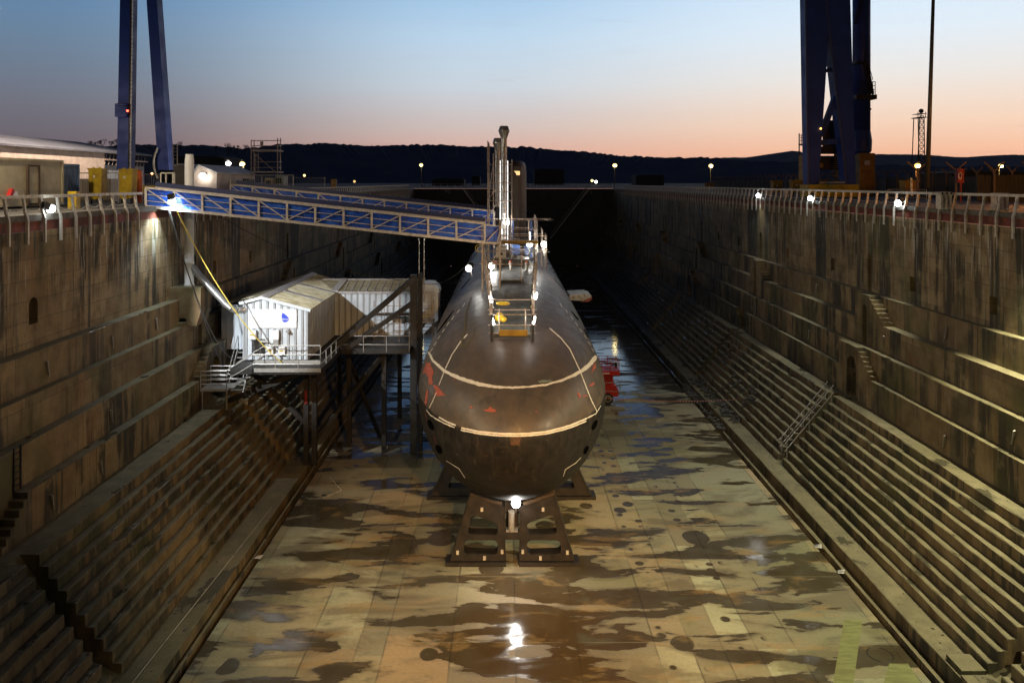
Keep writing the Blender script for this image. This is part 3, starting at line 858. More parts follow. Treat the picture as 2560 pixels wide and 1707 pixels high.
def hnorm(p):
    e = .01
    def f(q):
        wd, ht, hb = hull_dims(q.y); dz_ = q.z-(CZ-ZAX); h = ht if dz_ > 0 else hb
        return ((q.x-XS)/wd)**2+(dz_/h)**2
    g = Vector([f(p+Vector(v)*e)-f(p-Vector(v)*e) for v in ((1,0,0),(0,1,0),(0,0,1))])
    return g.normalized() if g.length > 0 else Vector((0,-1,0))
sub = thing('submarine', (XS, 70, 2.2), 'huge brown black submarine resting bow forward on steel cradles', 'submarine')
m = MB(); NR = 72
Ds = [32.3+10*(1-math.cos(math.pi/2*k/22)) for k in range(1, 23)] + [42.3+i*1.0 for i in range(1, 47)] + [88+1.8*i for i in range(1, 16)]
rings = []
for D in Ds:
    rings.append([hull_pt(D, 2*math.pi*k/NR) for k in range(NR)])
m.v = [tuple(p) for r in rings for p in r]
for i in range(len(rings)-1):
    for k in range(NR):
        j = (k+1) % NR
        m.f.append((i*NR+k, i*NR+j, (i+1)*NR+j, (i+1)*NR+k))
c = len(m.v); m.v.append((XS, 32.3, CZ-ZAX))
for k in range(NR): m.f.append((c, (k+1) % NR, k))
c = len(m.v); m.v.append((XS, Ds[-1]+.4, CZ-ZAX)); b0 = (len(rings)-1)*NR
for k in range(NR): m.f.append((c, b0+k, b0+(k+1) % NR))
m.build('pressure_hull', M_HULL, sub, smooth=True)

def z7(u, v): return (1040+u/3.564, 820+v/3.564)
def z4(u, v): return (1000+u/3.92, 600+v/3.92)
def strip_on_hull(pts, name, mat, off=.012, wob=.0, sub_=6):
    """pts (px,py,width_px)"""
    mbb = MB(); prev = None
    dense = []
    for (a, b) in zip(pts[:-1], pts[1:]):
        for k in range(sub_): dense.append(tuple(a[i]+(b[i]-a[i])*k/sub_ for i in range(3)))
    dense.append(pts[-1])
    rr = random.Random(len(pts)*7)
    for i, (px, py, wd) in enumerate(dense):
        q = dense[min(i+1, len(dense)-1)]; p = dense[max(i-1, 0)]
        tx, ty = q[0]-p[0], q[1]-p[1]; ln = math.hypot(tx, ty) or 1
        nx, ny = -ty/ln, tx/ln
        w1 = wd/2*(1+rr.uniform(-wob, wob)); w2 = wd/2*(1+rr.uniform(-wob, wob))
        A = hullhit(px+nx*w1, py+ny*w1); B = hullhit(px-nx*w2, py-ny*w2)
        if A is None or B is None: prev = None; continue
        A += hnorm(A)*off; B += hnorm(B)*off
        if (A-B).length > 1.2: prev = None; continue
        if prev: mbb.quad(prev[0], A, B, prev[1])
        prev = (A, B)
    if mbb.f: return mbb.build(name, mat, sub, fix=False)
def patch_on_hull(poly, name, mat, off=.010, cell=1.2, seed=1, rag=.9):
    xs = [p[0] for p in poly]; ys = [p[1] for p in poly]
    rr = random.Random(seed); mbb = MB(); cache = {}
    def inp(x, y):
        c_ = False
        for (x0, y0), (x1, y1) in zip(poly, poly[1:]+poly[:1]):
            if (y0 > y) != (y1 > y) and x < (x1-x0)*(y-y0)/(y1-y0)+x0: c_ = not c_
        return c_
    nx = int((max(xs)-min(xs))/cell)+3; ny = int((max(ys)-min(ys))/cell)+3
    x0, y0 = min(xs)-cell, min(ys)-cell
    def pt(i, j):
        if (i, j) not in cache:
            h = hullhit(x0+i*cell+rr.uniform(-.3, .3)*cell, y0+j*cell+rr.uniform(-.3, .3)*cell)
            cache[(i, j)] = None if h is None else h+hnorm(h)*off
        return cache[(i, j)]
    for i in range(nx):
        for j in range(ny):
            cx, cy = x0+(i+.5)*cell+rr.uniform(-rag, rag)*cell, y0+(j+.5)*cell+rr.uniform(-rag, rag)*cell
            if inp(cx, cy):
                q = [pt(i, j), pt(i+1, j), pt(i+1, j+1), pt(i, j+1)]
                if all(q): mbb.quad(*q)
    if mbb.f: mbb.build(name, mat, sub, fix=False)
K = 3.564
def S7(lst): return [(*z7(u, v), 1.25*wd/K) for u, v, wd in lst]
strip_on_hull(S7([(120,60,6),(108,150,9),(112,210,14),(150,290,16),(250,380,20),(350,430,24),(450,468,24),(560,500,24),(700,525,19),(860,532,15),(1000,525,14),(1150,508,15),(1300,465,17),(1400,425,21),(1470,385,25),(1540,335,30),(1590,270,28),(1610,235,20)]), 'painted_waterline', M_PAINT, wob=.25)
strip_on_hull(S7([(1604,215,22),(1614,190,18),(1614,130,9)]), 'painted_waterline', M_PAINT, wob=.3)
strip_on_hull(S7([(205,793,10),(280,835,12),(355,866,12)]), 'painted_waterline', M_PAINT, wob=.2)
strip_on_hull(S7([(405,888,12),(550,920,13),(700,936,13),(850,942,13),(1000,939,13),(1150,924,13),(1300,889,13),(1400,856,13),(1520,804,12)]), 'painted_waterline', M_PAINT, wob=.15)
strip_on_hull(S7([(1525,800,9),(1600,762,7),(1645,690,4)]), 'painted_waterline', M_PAINT, wob=.15)
strip_on_hull(S7([(165,800,8),(250,845,9),(345,885,9)]), 'painted_waterline', M_PAINT, wob=.25)
strip_on_hull(S7([(400,908,10),(550,938,11),(700,955,11),(860,961,11),(1000,957,11),(1150,942,11),(1300,908,11),(1400,876,11),(1515,828,9)]), 'painted_waterline', M_PAINT, wob=.2)
strip_on_hull(S7([(92,725,4),(130,775,5),(165,795,5)]), 'painted_line', M_PAINT)
strip_on_hull(S7([(270,1180,3),(385,1250,5),(440,1335,3)]), 'painted_line', M_PAINT)
strip_on_hull(S7([(1470,1150,3),(1420,1200,5),(1330,1257,5),(1310,1320,3)]), 'painted_line', M_PAINT)
strip_on_hull(S7([(460,55,8),(400,120,8),(320,240,7),(260,370,6),(205,510,5)]), 'painted_line', M_PAINT)
strip_on_hull(S7([(182,575,4),(150,650,4),(120,712,4)]), 'painted_line', M_PAINT)
strip_on_hull(S7([(1190,3,7),(1290,90,8),(1370,190,8),(1460,380,7),(1520,540,7),(1560,640,7),(1610,742,5)]), 'painted_line', M_PAINT)
for k, (u, v) in enumerate([(625,638),(572,700),(520,764),(472,822),(426,890),(384,952),(346,1015),(310,1078)]):
    strip_on_hull([(*z4(u-12, v+18), 1.6), (*z4(u+12, v-18), 1.6)], 'draught_mark', M_PAINT)
for k, (u, v) in enumerate([(1575,635),(1632,700),(1683,762),(1728,825),(1772,888),(1815,950),(1853,1012),(1888,1078)]):
    strip_on_hull([(*z4(u-12, v-18), 1.6), (*z4(u+12, v+18), 1.6)], 'draught_mark', M_PAINT)
strip_on_hull([(*z4(530,688), 1.4), (*z4(450,795), 4), (*z4(365,910), 2)], 'side_slot_dark', M_BLACK)  # flat black strips paint the dark inside the slots
strip_on_hull([(*z4(355,892), 3.5), (*z4(305,975), 3)], 'side_slot_dark', M_BLACK)
strip_on_hull([(*z4(690,375), 1.6), (*z4(600,480), 2)], 'side_slot_dark', M_BLACK)
strip_on_hull([(*z4(1680,700), 2), (*z4(1760,800), 4), (*z4(1890,1030), 1.5)], 'side_slot_dark', M_BLACK)
strip_on_hull([(*z4(1505,375), 1), (*z4(1600,485), 1.2)], 'side_slot_dark', M_BLACK)
strip_on_hull([(*z4(700,560), 3), (*z4(650,700), 4), (*z4(640,860), 4), (*z4(600,1045), 5), (*z4(650,1045), 4), (*z4(730,930), 3), (*z4(740,860), 3)], 'lashing_strop', pm('canvas_strop', (.10,.085,.045), .8), off=.03)
for n_, poly in enumerate([
  [(60,400),(95,310),(125,308),(160,395),(145,440),(150,500),(118,505),(112,440),(85,395),(62,405)],
  [(150,508),(185,510),(218,550),(262,600),(200,605),(165,600),(178,560)],
  [(100,540),(110,560),(98,680),(80,685),(84,610)],
  [(475,700),(490,692),(510,708),(488,714)],
  [(595,730),(640,722),(660,700),(688,722),(712,728),(710,748),(640,745)],
  [(1595,300),(1605,370),(1590,360),(1562,412),(1572,350)],
  [(1535,515),(1560,495),(1585,478),(1588,500),(1555,522)],
  [(1435,570),(1455,575),(1468,622),(1450,625)], [(1478,602),(1530,598),(1525,610),(1485,612)],
  [(1055,738),(1078,736),(1070,750)], [(330,470),(350,435),(345,460)], [(70,700),(90,780),(110,850),(98,800)], [(150,930),(190,1040),(175,1010)]]):
    patch_on_hull([z7(u, v) for u, v in poly], 'primer_patch', M_PRIMER, seed=n_, cell=.9, rag=.7)
for n_, (u, v, a_, b_) in enumerate([(132,860,22,52),(205,1078,24,44),(1590,862,20,50),(1514,1084,18,42)]):
    tilt = (.42 if u < 800 else -.42)
    poly = []
    for k in range(14):
        t = 2*math.pi*k/14; x_ = a_*math.cos(t); y_ = b_*math.sin(t)
        poly.append(z7(u+x_*math.cos(tilt)+y_*math.sin(tilt)*(1), v-x_*math.sin(tilt)+y_*math.cos(tilt)))
    patch_on_hull(poly, 'flood_opening_dark', M_BLACK, off=.014, cell=.9, seed=n_, rag=.3)  # flat patches on the skin, painted dark in place of open holes
patch_on_hull([z7(835,970), z7(935,970), z7(925,1045), z7(845,1040)], 'rust_stain', pm('rust_stain', (.13,.06,.03), .7, (.06,.035,.02), 9), seed=33, rag=1.4)
patch_on_hull([z7(1075,480), z7(1130,462), z7(1230,470), z7(1120,490)], 'paint_scuff', pm('green_scuff', (.22,.27,.22), .5), seed=34, rag=1.6)
# small cleats along both shoulders
for (u, v) in [(735,245),(700,275),(655,318),(620,360),(590,400),(555,425),(525,470),(498,505),(462,560),(425,610),(392,650)]:
    p = hullhit(*z4(u+12, v)); 
    if p: MB().bar(p+hnorm(p)*.02, p+hnorm(p)*.16+Vector((-.22,0,-.05)), .085, .05).build('hull_cleat', M_DARK, sub)
for (u, v) in [(1440,238),(1475,282),(1512,320),(1552,355),(1590,395),(1622,435),(1655,470)]:
    p = hullhit(*z4(u-12, v));
    if p: MB().bar(p+hnorm(p)*.02, p+hnorm(p)*.16+Vector((.22,0,-.05)), .085, .05).build('hull_cleat', M_DARK, sub)

def topz(D): return CZ-ZAX+hull_dims(D)[1]
def cas_w(D): return .85+.85*min(1, max(0, (D-38)/16))
# casing deck
m = MB(); Dl = [37.7+1.15*k for k in range(38)]
prev = None
for D in Dl:
    wd = cas_w(D); ztp = topz(D)+.14
    row = [Vector((XS-wd-.25, D, ztp-.75)), Vector((XS-wd, D, ztp-.05)), Vector((XS-wd*.6, D, ztp)), Vector((XS+wd*.6, D, ztp)), Vector((XS+wd, D, ztp-.05)), Vector((XS+wd+.25, D, ztp-.75))]
    if prev:
        for k in range(5): m.quad(prev[k], prev[k+1], row[k+1], row[k])
    else: m.ngon(row)
    prev = row
m.build('deck_casing', M_GRNP, sub, fix=False)
def deck(x, D, h=0): return Vector((XS+x, D, topz(D)+.14+h))
m = MB(); c0 = deck(.05, 43.6, .01); m.torus(c0, .38, .035); m.build('deck_hatch', M_GRNP, sub)
m = MB(); m.box(XS-.75, XS+.75, 46.6, 50.2, topz(48)+.13, topz(48)+.20); m.build('deck_hatch', M_GRNP, sub)
for x_ in (-1.0, 0, 1.05):
    b = MB().lathe(deck(x_, 51.4), [(.11,0),(.11,.35),(.15,.36),(.15,.45),(.02,.48)], 12).build('deck_bollard', M_GALV, sub)
    MB().lathe(deck(x_, 51.4, .45), [(.12,.035),(.13,.12),(.02,.16)], 12).build('cap', M_PRIMER, b)
m = MB(); m.box(XS-1.3, XS+1.3, 54.0, 55.6, topz(54)+.1, topz(54)+.55); m.build('deck_step', M_GRNP, sub)
# fin
fm = MB(); FL, FW = 10.5, 1.20; fin_c = XS+.12; prev = None; rows = []
zt0 = CZ+1.66
def fin_sec(z, sc, shift):
    pts = []
    for k in range(28):
        t = 2*math.pi*k/28
        cx = math.cos(t); sy = math.sin(t)
        yy = -abs(cx)**.8*math.copysign(1, cx) if False else cx
        ln = FL*(.30 if cx < 0 else .70)
        pts.append(Vector((fin_c+FW*sc*math.copysign(abs(sy)**.55, sy), 62.4+ln*cx*(1 if cx > 0 else 1)*sc, z)))
    return pts
for z, sc in ((topz(60)-.5, 1.0), (zt0-1.0, .985), (zt0-.45, .96), (zt0-.15, .88), (zt0, .70)):
    rows.append(fin_sec(z, sc, 0))
fm.v = [tuple(p) for r in rows for p in r]
for i in range(len(rows)-1):
    for k in range(28): fm.f.append((i*28+k, i*28+(k+1) % 28, (i+1)*28+(k+1) % 28, (i+1)*28+k))
fm.f.append(tuple(range(4*28, 5*28)))
fin = fm.build('fin', M_FIN, sub, smooth=False)
fyf = 62.4-FL*.30
m = MB(); m.box(fin_c+.18, fin_c+.62, fyf+.10, fyf+.6, zt0-1.12, zt0-.82); m.build('fin_window', G_DIM, fin)
m = MB(); m.box(fin_c-.62, fin_c-.05, fyf-.06, fyf+.5, zt0-4.2, zt0-1.9); m.build('fin_panel', M_DARK, fin)
m = MB()
for k, zz in enumerate((topz(60)+1.4, topz(60)+3.6)): m.box(fin_c-1.22, fin_c+1.22, fyf+1.2, fyf+4, zz, zz+.02)
m.build('seam', M_DARK, fin)
# forward hydroplane
m = MB(); zp = z_(8.9); m.prism([(XS+4.6, zp-.22), (XS+6.05, zp-.30), (XS+6.35, zp-.12), (XS+6.3, zp+.12), (XS+5.9, zp+.26), (XS+4.6, zp+.2)], 61.2, 63.6)
m.build('hydroplane', M_WHITE, sub)
m = MB(); m.prism([(XS+5.5, zp-.34), (XS+6.1, zp-.34), (XS+6.38, zp-.12), (XS+6.36, zp+.0), (XS+6.05, zp-.1)], 61.1, 61.2)
m.build('hydroplane_tip', M_PRIMER, sub)

# ------------------------------------------------------------ cradles
def holed(name, outer, holes, thick, mat, parent, loc, bev=.0):
    cu = bpy.data.curves.new(name, 'CURVE'); cu.dimensions = '2D'; cu.fill_mode = 'BOTH'; cu.extrude = thick/2
    for pl in [outer]+holes:
        sp = cu.splines.new('POLY'); sp.points.add(len(pl)-1); sp.use_cyclic_u = True
        for i, (x, y) in enumerate(pl): sp.points[i].co = (x, y, 0, 1)
    o = bpy.data.objects.new(name, cu); COL.objects.link(o)
    bpy.context.view_layer.update()
    me = bpy.data.meshes.new_from_object(o.evaluated_get(bpy.context.evaluated_depsgraph_get()))
    bpy.data.objects.remove(o)
    me.transform(Matrix.Translation(loc) @ Matrix.Rotation(R(90), 4, 'X'))
    me.materials.clear(); me.materials.append(mat)
    ob = bpy.data.objects.new(name, me); COL.objects.link(ob)
    if parent: adopt(ob, parent)
    return ob
def rrect(pts, r=.18, n=5):
    out = []
    N = len(pts)
    for i in range(N):
        p = Vector(pts[i]).to_3d(); a = (Vector(pts[i-1]).to_3d()-p); b = (Vector(pts[(i+1) % N]).to_3d()-p)
        rr = min(r, a.length*.45, b.length*.45); a = a.normalized()*rr; b = b.normalized()*rr
        for k in range(n+1):
            t = k/n; q = (p+a)*(1-t)**2+p*2*t*(1-t)+(p+b)*t**2; out.append((q.x, q.y))
    return out
def cradle(D, front, label):
    root = thing('keel_cradle', (XS, D, 0), label, 'cradle', 'steel cradles under the hull')
    th = .66 if front else .8
    for sg in (-1, 1):
        f = lambda pl: [(sg*x, y) for x, y in pl]
        if front:
            outer = [(-2.86,.22),(-1.96,3.25),(-1.4,3.06),(-.35,2.70),(-.35,.22)]
            holes = [rrect([(-2.10,1.05+.42),(-1.92,2.30),(-1.72,2.32),(-.78,2.0),(-.68,1.9),(-.68,1.42)], .2), rrect([(-2.30,.55),(-2.22,1.18),(-.68,1.18),(-.68,.50)], .25)]
        else:
            outer = [(-4.5,.2),(-4.35,.42),(-3.05,3.25),(-2.2,2.72),(-1.1,2.32),(-.4,2.22),(-.4,.2)]
            holes = [rrect([(-3.6,.62),(-3.0,1.9),(-2.7,1.95),(-2.35,.9),(-2.35,.62)], .2), rrect([(-1.9,.6),(-1.9,1.7),(-.8,1.7),(-.8,.6)], .2)]
        pl = holed('cradle_frame', f(outer), [f(h) for h in holes], th, M_CRAD, root, (XS, D+th/2, 0))
        # flanges standing a little proud of the web
        m = MB(); ol = f(outer)
        for a_, b_ in zip(ol[:-1], ol[1:]):
            A2, B2 = Vector((XS+a_[0], 0, a_[1])), Vector((XS+b_[0], 0, b_[1])); d2 = (B2-A2).normalized(); n2 = Vector((-d2.z, 0, d2.x))*.025
            m.prism([((A2-n2).x, (A2-n2).z), ((B2-n2).x, (B2-n2).z), ((B2+n2).x, (B2+n2).z), ((A2+n2).x, (A2+n2).z)], D-.04, D+th+.04)
        m.build('flange', M_CRAD, root)
        m = MB(); x0 = XS+sg*(outer[0][0]-.25); x1 = XS+sg*(-.30)
        m.box(min(x0, x1), max(x0, x1), D-.12, D+th+.12, 0.0, .17); m.build('base_plate', M_CRAD, root)
        if front:
            for (x, z) in ((-1.42,2.62),(-2.55,.62),(-.48,.66),(-1.3,.36)):
                m = MB(); xx = XS+sg*x; m.box(xx-.06, xx+.06, D-.05, D-.004, z-.09, z+.09); m.build('lug', M_WHITE, root)
            for (x, z) in ((-2.02,2.62),(-2.14,2.33),(-.30,2.55)):
                m = MB(); m.torus((XS+sg*(x-.02), D+.05, z), .05, .02, 'y', 12, 6); m.build('shackle_eye', M_CRAD, root)
        m = MB(); m.bar((XS+sg*(1.95 if front else 3.0), D+.5, 3.32 if front else 3.3), (XS+sg*.5, D+.5, 2.86 if front else 2.42), 1.0, .14); m.build('timber_packing', M_TIMBER, root)
    if front:
        m = MB(); m.box(XS-.5, XS+.5, D-.03, D+.3, 1.22, 1.55); m.build('tie_plate', M_CRAD, root)
        m = MB(); m.box(XS-.30, XS+.30, D+.72, D+1.3, 1.5, 2.75); m.build('keel_block', M_TIMBER, root)
        m = MB(); m.tube((XS-.05, D+.12, 1.56), (XS-.05, D+.12, 2.5), .15, 14); m.box(XS-.3, XS+.25, D+.02, D+.3, 1.55, 1.62); m.build('jack', M_GALV, root)
    else:
        m = MB(); m.box(XS-.4, XS+.4, D+.1, D+1.0, 0, 2.15); m.build('keel_block', M_TIMBER, root)
    return root
cradle(36.7, True, 'front cradle with four large holes under the bow, below the bright lamp')
c2 = cradle(44.4, False, 'wider cradle straddling the hull just behind the front cradle')
for q, dd in enumerate((54.5, 64.5, 74.5)):
    copy_tree(c2, (XS, dd, 0), 'cradle hidden deep under the hull, number %d back from the bow' % (q+3) if False else ['third cradle back from the bow, mostly hidden by the hull', 'fourth cradle back, level with the red lift', 'last visible cradle back under the dark hull'][q])

# ------------------------------------------------------------ casing guard rails, scaffold, lamps on the boat
gr = thing('deck_scaffold_rail', (XS, 37.5, topz(37.5)), 'scaffold tube guard rail fencing the foredeck walkway in front of the fin', 'scaffolding')
stations = [37.6, 38.8, 40.0, 41.2, 42.6, 44.0, 45.4, 46.8, 48.2, 49.6, 51.0, 52.4, 53.8, 55.6]
for sg in (-1, 1):
    m = MB()
    for lv in (.5, 1.0):
        for a_, b_ in zip(stations[:-1], stations[1:]):
            m.tube(deck(sg*(cas_w(a_)+.12), a_, lv), deck(sg*(cas_w(b_)+.12), b_, lv), .026)
    m.build('side_rail', M_STEEL, gr)
    m = MB()
    for a_ in stations:
        m.tube(deck(sg*(cas_w(a_)+.12), a_, -.6), deck(sg*(cas_w(a_)+.12), a_, 1.25), .028)
    for a_, b_ in zip(stations[:-1], stations[1:]):
        if rj.random() < .6: m.tube(deck(sg*(cas_w(a_)+.16), a_, 0), deck(sg*(cas_w(b_)+.16), b_, 1.0), .024)
    m.build('standards', M_STEEL, gr)
    m = MB(); prev = None
    for k in range(50):
        D = 38+17.5*k/49; q = deck(sg*(cas_w(D)+.02), D, .78+.16*math.sin(k*1.3)+.1*math.sin(k*3.1))
        if prev is not None: m.tube(prev, q, .03, 5)
        prev = q
    m.build('cable_bundle', M_CABLE, gr)
    m = MB(); prev = None
    for k in range(90):
        D = 39+16*k/89; t = k*1.9
        q = deck(sg*(cas_w(D)+.06+.07*math.cos(t)), D, .62+.10*math.sin(t)+.12*math.sin(k*.4))
        if prev is not None: m.tube(prev, q, .014, 4)
        prev = q
    m.build('yellow_cable', M_CABY, gr)
m = MB()
for D, lvls in ((37.5, (.12, .5, 1.0)), (39.2, (.55, 1.05)), (46.8, (1.0,)), (54, (1.0, .5))):
    for lv in lvls:
        wd = cas_w(D)+.3
        m.tube(deck(-wd, D, lv), deck(wd, D, lv), .028)
for x_ in (-.62, .62):
    m.tube(deck(x_, 37.6, 0), deck(x_, 37.6, 1.25), .028); m.tube(deck(x_, 46.6, -.05), deck(x_, 46.6, 1.7), .028)
m.build('cross_tubes', M_STEEL, gr)
m = MB(); m.box(XS-.62, XS+.72, 37.45, 37.52, topz(37.5)+.14, topz(37.5)+.42); m.build('toe_board', M_YELD, gr)
for sg in (-1, 1):
    m = MB(); m.bar(deck(sg*.98, 37.45, -.75), deck(sg*.98, 37.45, 1.0), .12); m.build('end_post', M_DARK, gr)
m = MB(); m.torus(deck(-.45, 39.9, .62), .30, .055); 
lb = tag(m.build('coiled_hose', M_YEL), 'coil of yellow hose hung on the foredeck rail', 'hose')
m = MB(); m.ball(deck(-.62, 38.7, .38), .24); m.ball(deck(-.42, 38.6, .32), .15); tag(m.build('buoy_float', M_YEL), 'yellow float bag lying by the toe board of the walkway', 'float')

# scaffold platform ahead of the fin
sp = thing('fin_scaffold', (XS, 55.8, topz(56)), 'scaffold platform and tall ladder tower wrapped around the front of the fin', 'scaffolding')
zb = topz(56)
def tubes(name, lst, mat=M_STEEL, r=.03):
    m = MB()
    for a_, b_ in lst: m.tube(a_, b_, r)
    return m.build(name, mat, sp)
fx = lambda px, D=56.0: P(px, 0, D).x
ys = (55.2, 57.2)
tubes('standards', [(Vector((fx(px), y, zb-.3)), Vector((fx(px), y, P(0, py, 56).z))) for y in ys for px, py in ((1212,545),(1220,575),(1236,548),(1276,540),(1322,548),(1337,537),(1342,545),(1355,572),(1365,585))])
tubes('ledgers', [(Vector((fx(a_), y, P(0, py, 56).z)), Vector((fx(b_), y, P(0, py, 56).z))) for y in ys for a_, b_, py in ((1210,1380,549),(1212,1345,572),(1212,1360,588),(1205,1372,628),(1274,1336,645),(1274,1336,620),(1210,1300,600),(1274,1336,632))])
tubes('long_tube', [(Vector((fx(1335), 55.2, P(0,549,56).z)), Vector((fx(1382), 55.2, P(0,549,56).z)))])
# tower
tw = [1219, 1236, 1282]
tubes('tower_standard', [(Vector((fx(px), y, P(0,660,56).z)), Vector((fx(px), y, P(0,top,56).z))) for y in (56.2, 57.6) for px, top in ((1219,352),(1222,356),(1233,384),(1280,398))])
tubes('tower_rung', [(Vector((fx(1219), y, P(0,py,56).z)), Vector((fx(1281), y, P(0,py,56).z))) for y in (56.2,) for py in (411,434,457,480,502)])
tubes('tower_brace', [(Vector((fx(1219), 56.3, P(0,502,56).z)), Vector((fx(1240), 56.3, P(0,470,56).z))), (Vector((fx(1219), 56.3, P(0,545,56).z)), Vector((fx(1240), 56.3, P(0,510,56).z))), (Vector((fx(1232), 57.5, P(0,411,56).z)), Vector((fx(1222), 57.5, P(0,480,56).z)))])
m = MB(); m.box(fx(1212), fx(1345), 55.3, 57.3, P(0,604,56).z, P(0,601,56).z); m.build('deck_boards', M_TIMBER, sp)
m = MB(); m.box(fx(1212), fx(1345), 55.1, 55.14, P(0,607,56).z, P(0,600,56).z); m.build('toe_board', M_YELD, sp)
# blue sheeting panels
for a_, b_, t_, bt in ((1276,1285,553,615),(1327,1332,553,650),(1226,1240,610,655),(1276,1300,615,640),(1313,1330,615,640)):
    m = MB(); m.box(fx(a_), fx(b_), 57.0, 57.05, P(0,bt,56).z, P(0,t_,56).z); m.build('blue_sheet', M_BLUEF, sp)
# distribution cabinet
cb = thing('white_cabinet', (fx(1253), 54.6, zb), 'white electrical cabinet with round black hole beside the flue foot', 'cabinet')
m = MB(); m.box(fx(1240), fx(1265), 54.4, 55.0, P(0,658,55).z, P(0,617,55).z); m.build('cabinet_body', pm('cabinet_white', (.88,.88,.85), .5, (.80,.79,.75), 4), cb)
m = MB(); m.prism([(fx(1239), P(0,617,55).z), (fx(1266), P(0,617,55).z), (fx(1264), P(0,613,55).z), (fx(1250), P(0,611,55).z)], 54.35, 55.05); m.build('cabinet_lid', M_GALV, cb)
m = MB(); c_ = Vector((fx(1254), 54.38, P(0,633,55).z)); m.tube(c_, c_+Vector((0,-.03,0)), .09, 16); m.build('vent_hole_dark', M_BLACK, cb)  # black disc paints the dark of the hole
# flues
for (px, top, r, D, lab) in ((1260, 318, .21, 56.9, 'tall silver flue with conical cowl in front of the fin'), (1244, 348, .19, 58.4, 'shorter silver flue with conical cowl behind the tall one')):
    X = P(px, 0, D).x; zt = P(0, top, D).z; zb_ = topz(57)+ (1.0 if r > .2 else 4)
    fl = thing('exhaust_flue', (X, D, zb_), lab, 'flue', 'silver flues beside the fin')
    m = MB(); prof = []
    nseg = int((zt-1.1-zb_)/.35)
    for k in range(nseg+1):
        z = (zt-1.1-zb_)*k/nseg; prof += [(r, z), (r*1.03, z+.02), (r*1.03, z+.05), (r, z+.07)]
    m.lathe((X, D, zb_), prof, 18); m.build('flue_pipe', M_DUCT, fl, smooth=True)
    m = MB(); m.lathe((X, D, zt-1.15), [(r*1.02,0),(r*1.05,.35),(r*1.95,.86),(r*1.95,.90),(r*1.4,1.22),(r*.9,1.2)], 18); m.build('cowl', M_DUCT, fl)
    if r > .2:
        for o in (-.27, .27):
            m = MB(); m.tube((X+o, D-.2, zb_), (X+o, D-.2, P(0,402,D).z), .016); m.build('light_tube', glow('tube_light', (1,.97,.92), 3), fl)
        ld = lamp_data('tube_glow', 'POINT', 30, (1,.95,.88), .3); put_light(fl, ld, (X, D-.6, zb_+2))
# underbridge support below near gangway landing
gt = thing('gangway_landing_tower', (-1.2, 45, topz(45)), 'scaffold legs carrying the hull end of the near gangway', 'scaffolding')
m = MB()
for x_ in (-1.35, -.35):
    for y_ in (44.6, 46.2):
        m.tube((x_, y_, topz(45)-.25), (x_, y_, z_(2.2)), .03)
for z__ in (z_(4.6), z_(3.5)):
    for y_ in (44.6, 46.2): m.tube((-1.5, y_, z__), (-.2, y_, z__), .028)
m.tube((-1.35,44.6,z_(5.8)), (-.35,44.6,z_(3.6)), .026); m.build('standards', M_STEEL, gt)
m = MB(); m.torus((-1.55, 44.9, z_(3.75)), .20, .014, 'y'); m.torus((-1.48, 45.0, z_(3.8)), .15, .012, 'y'); m.build('cable_coil', M_CABY, gt)

def floodlight(loc, aim, label, power, col=(1,.96,.88), mat=G_WHITE, r=.16, angle=120, pole=None, group=None, kind='SPOT', cat='floodlight'):
    loc = Vector(loc); aim = Vector(aim); dr = (aim-loc).normalized()
    root = thing('floodlight', loc, label, cat, group)
    a_, b_ = MB().frame(loc, loc+dr)
    m = MB(); m.bar(loc-dr*(r+.22), loc-dr*r*.7, r*1.5, r*1.5); m.build('lamp_housing', M_DARK, root)
    m = MB(); m.ball(loc+dr*.02, r, 10); m.build('lamp_lens', mat, root, smooth=True)
    if pole is not None:
        m = MB(); m.tube(loc-dr*.14, Vector(pole), .03); m.build('bracket', M_GALV, root)
    ld = lamp_data('flood', kind, power, col, .10, angle, .5)
    put_light(root, ld, loc+dr*(r+.06), aim)
    return root
BOAT = 'work lamps fixed along the foredeck'
floodlight(P(1172,671,47.5), (-6,40,7), 'bright lamp fixed on the hull shoulder left of the walkway', 40, angle=150, group=BOAT, pole=P(1180,690,47.5), r=.18)
floodlight(P(1228,665,50.5), (XS,44,10), 'bright lamp at the left walkway rail beside the cabinet', 210, kind='POINT', group=BOAT, pole=P(1228,690,50.5), r=.2)
floodlight(P(1360,611,55.5), (4,40,9), 'bright lamp out on the right corner of the fin scaffold', 240, kind='POINT', group=BOAT, pole=P(1360,640,55.5), r=.2)
floodlight(P(1324,611,56.5), (XS,46,11), 'bright lamp just inside the right corner of the fin scaffold', 160, kind='POINT', group=BOAT, pole=P(1332,611,56.5), r=.2)
floodlight(P(1229,577,56.8), (XS,50,12), 'small lamp under the blue sheet at the gangway mouth', 60, kind='POINT', group=BOAT, pole=P(1229,570,56.8), r=.14)
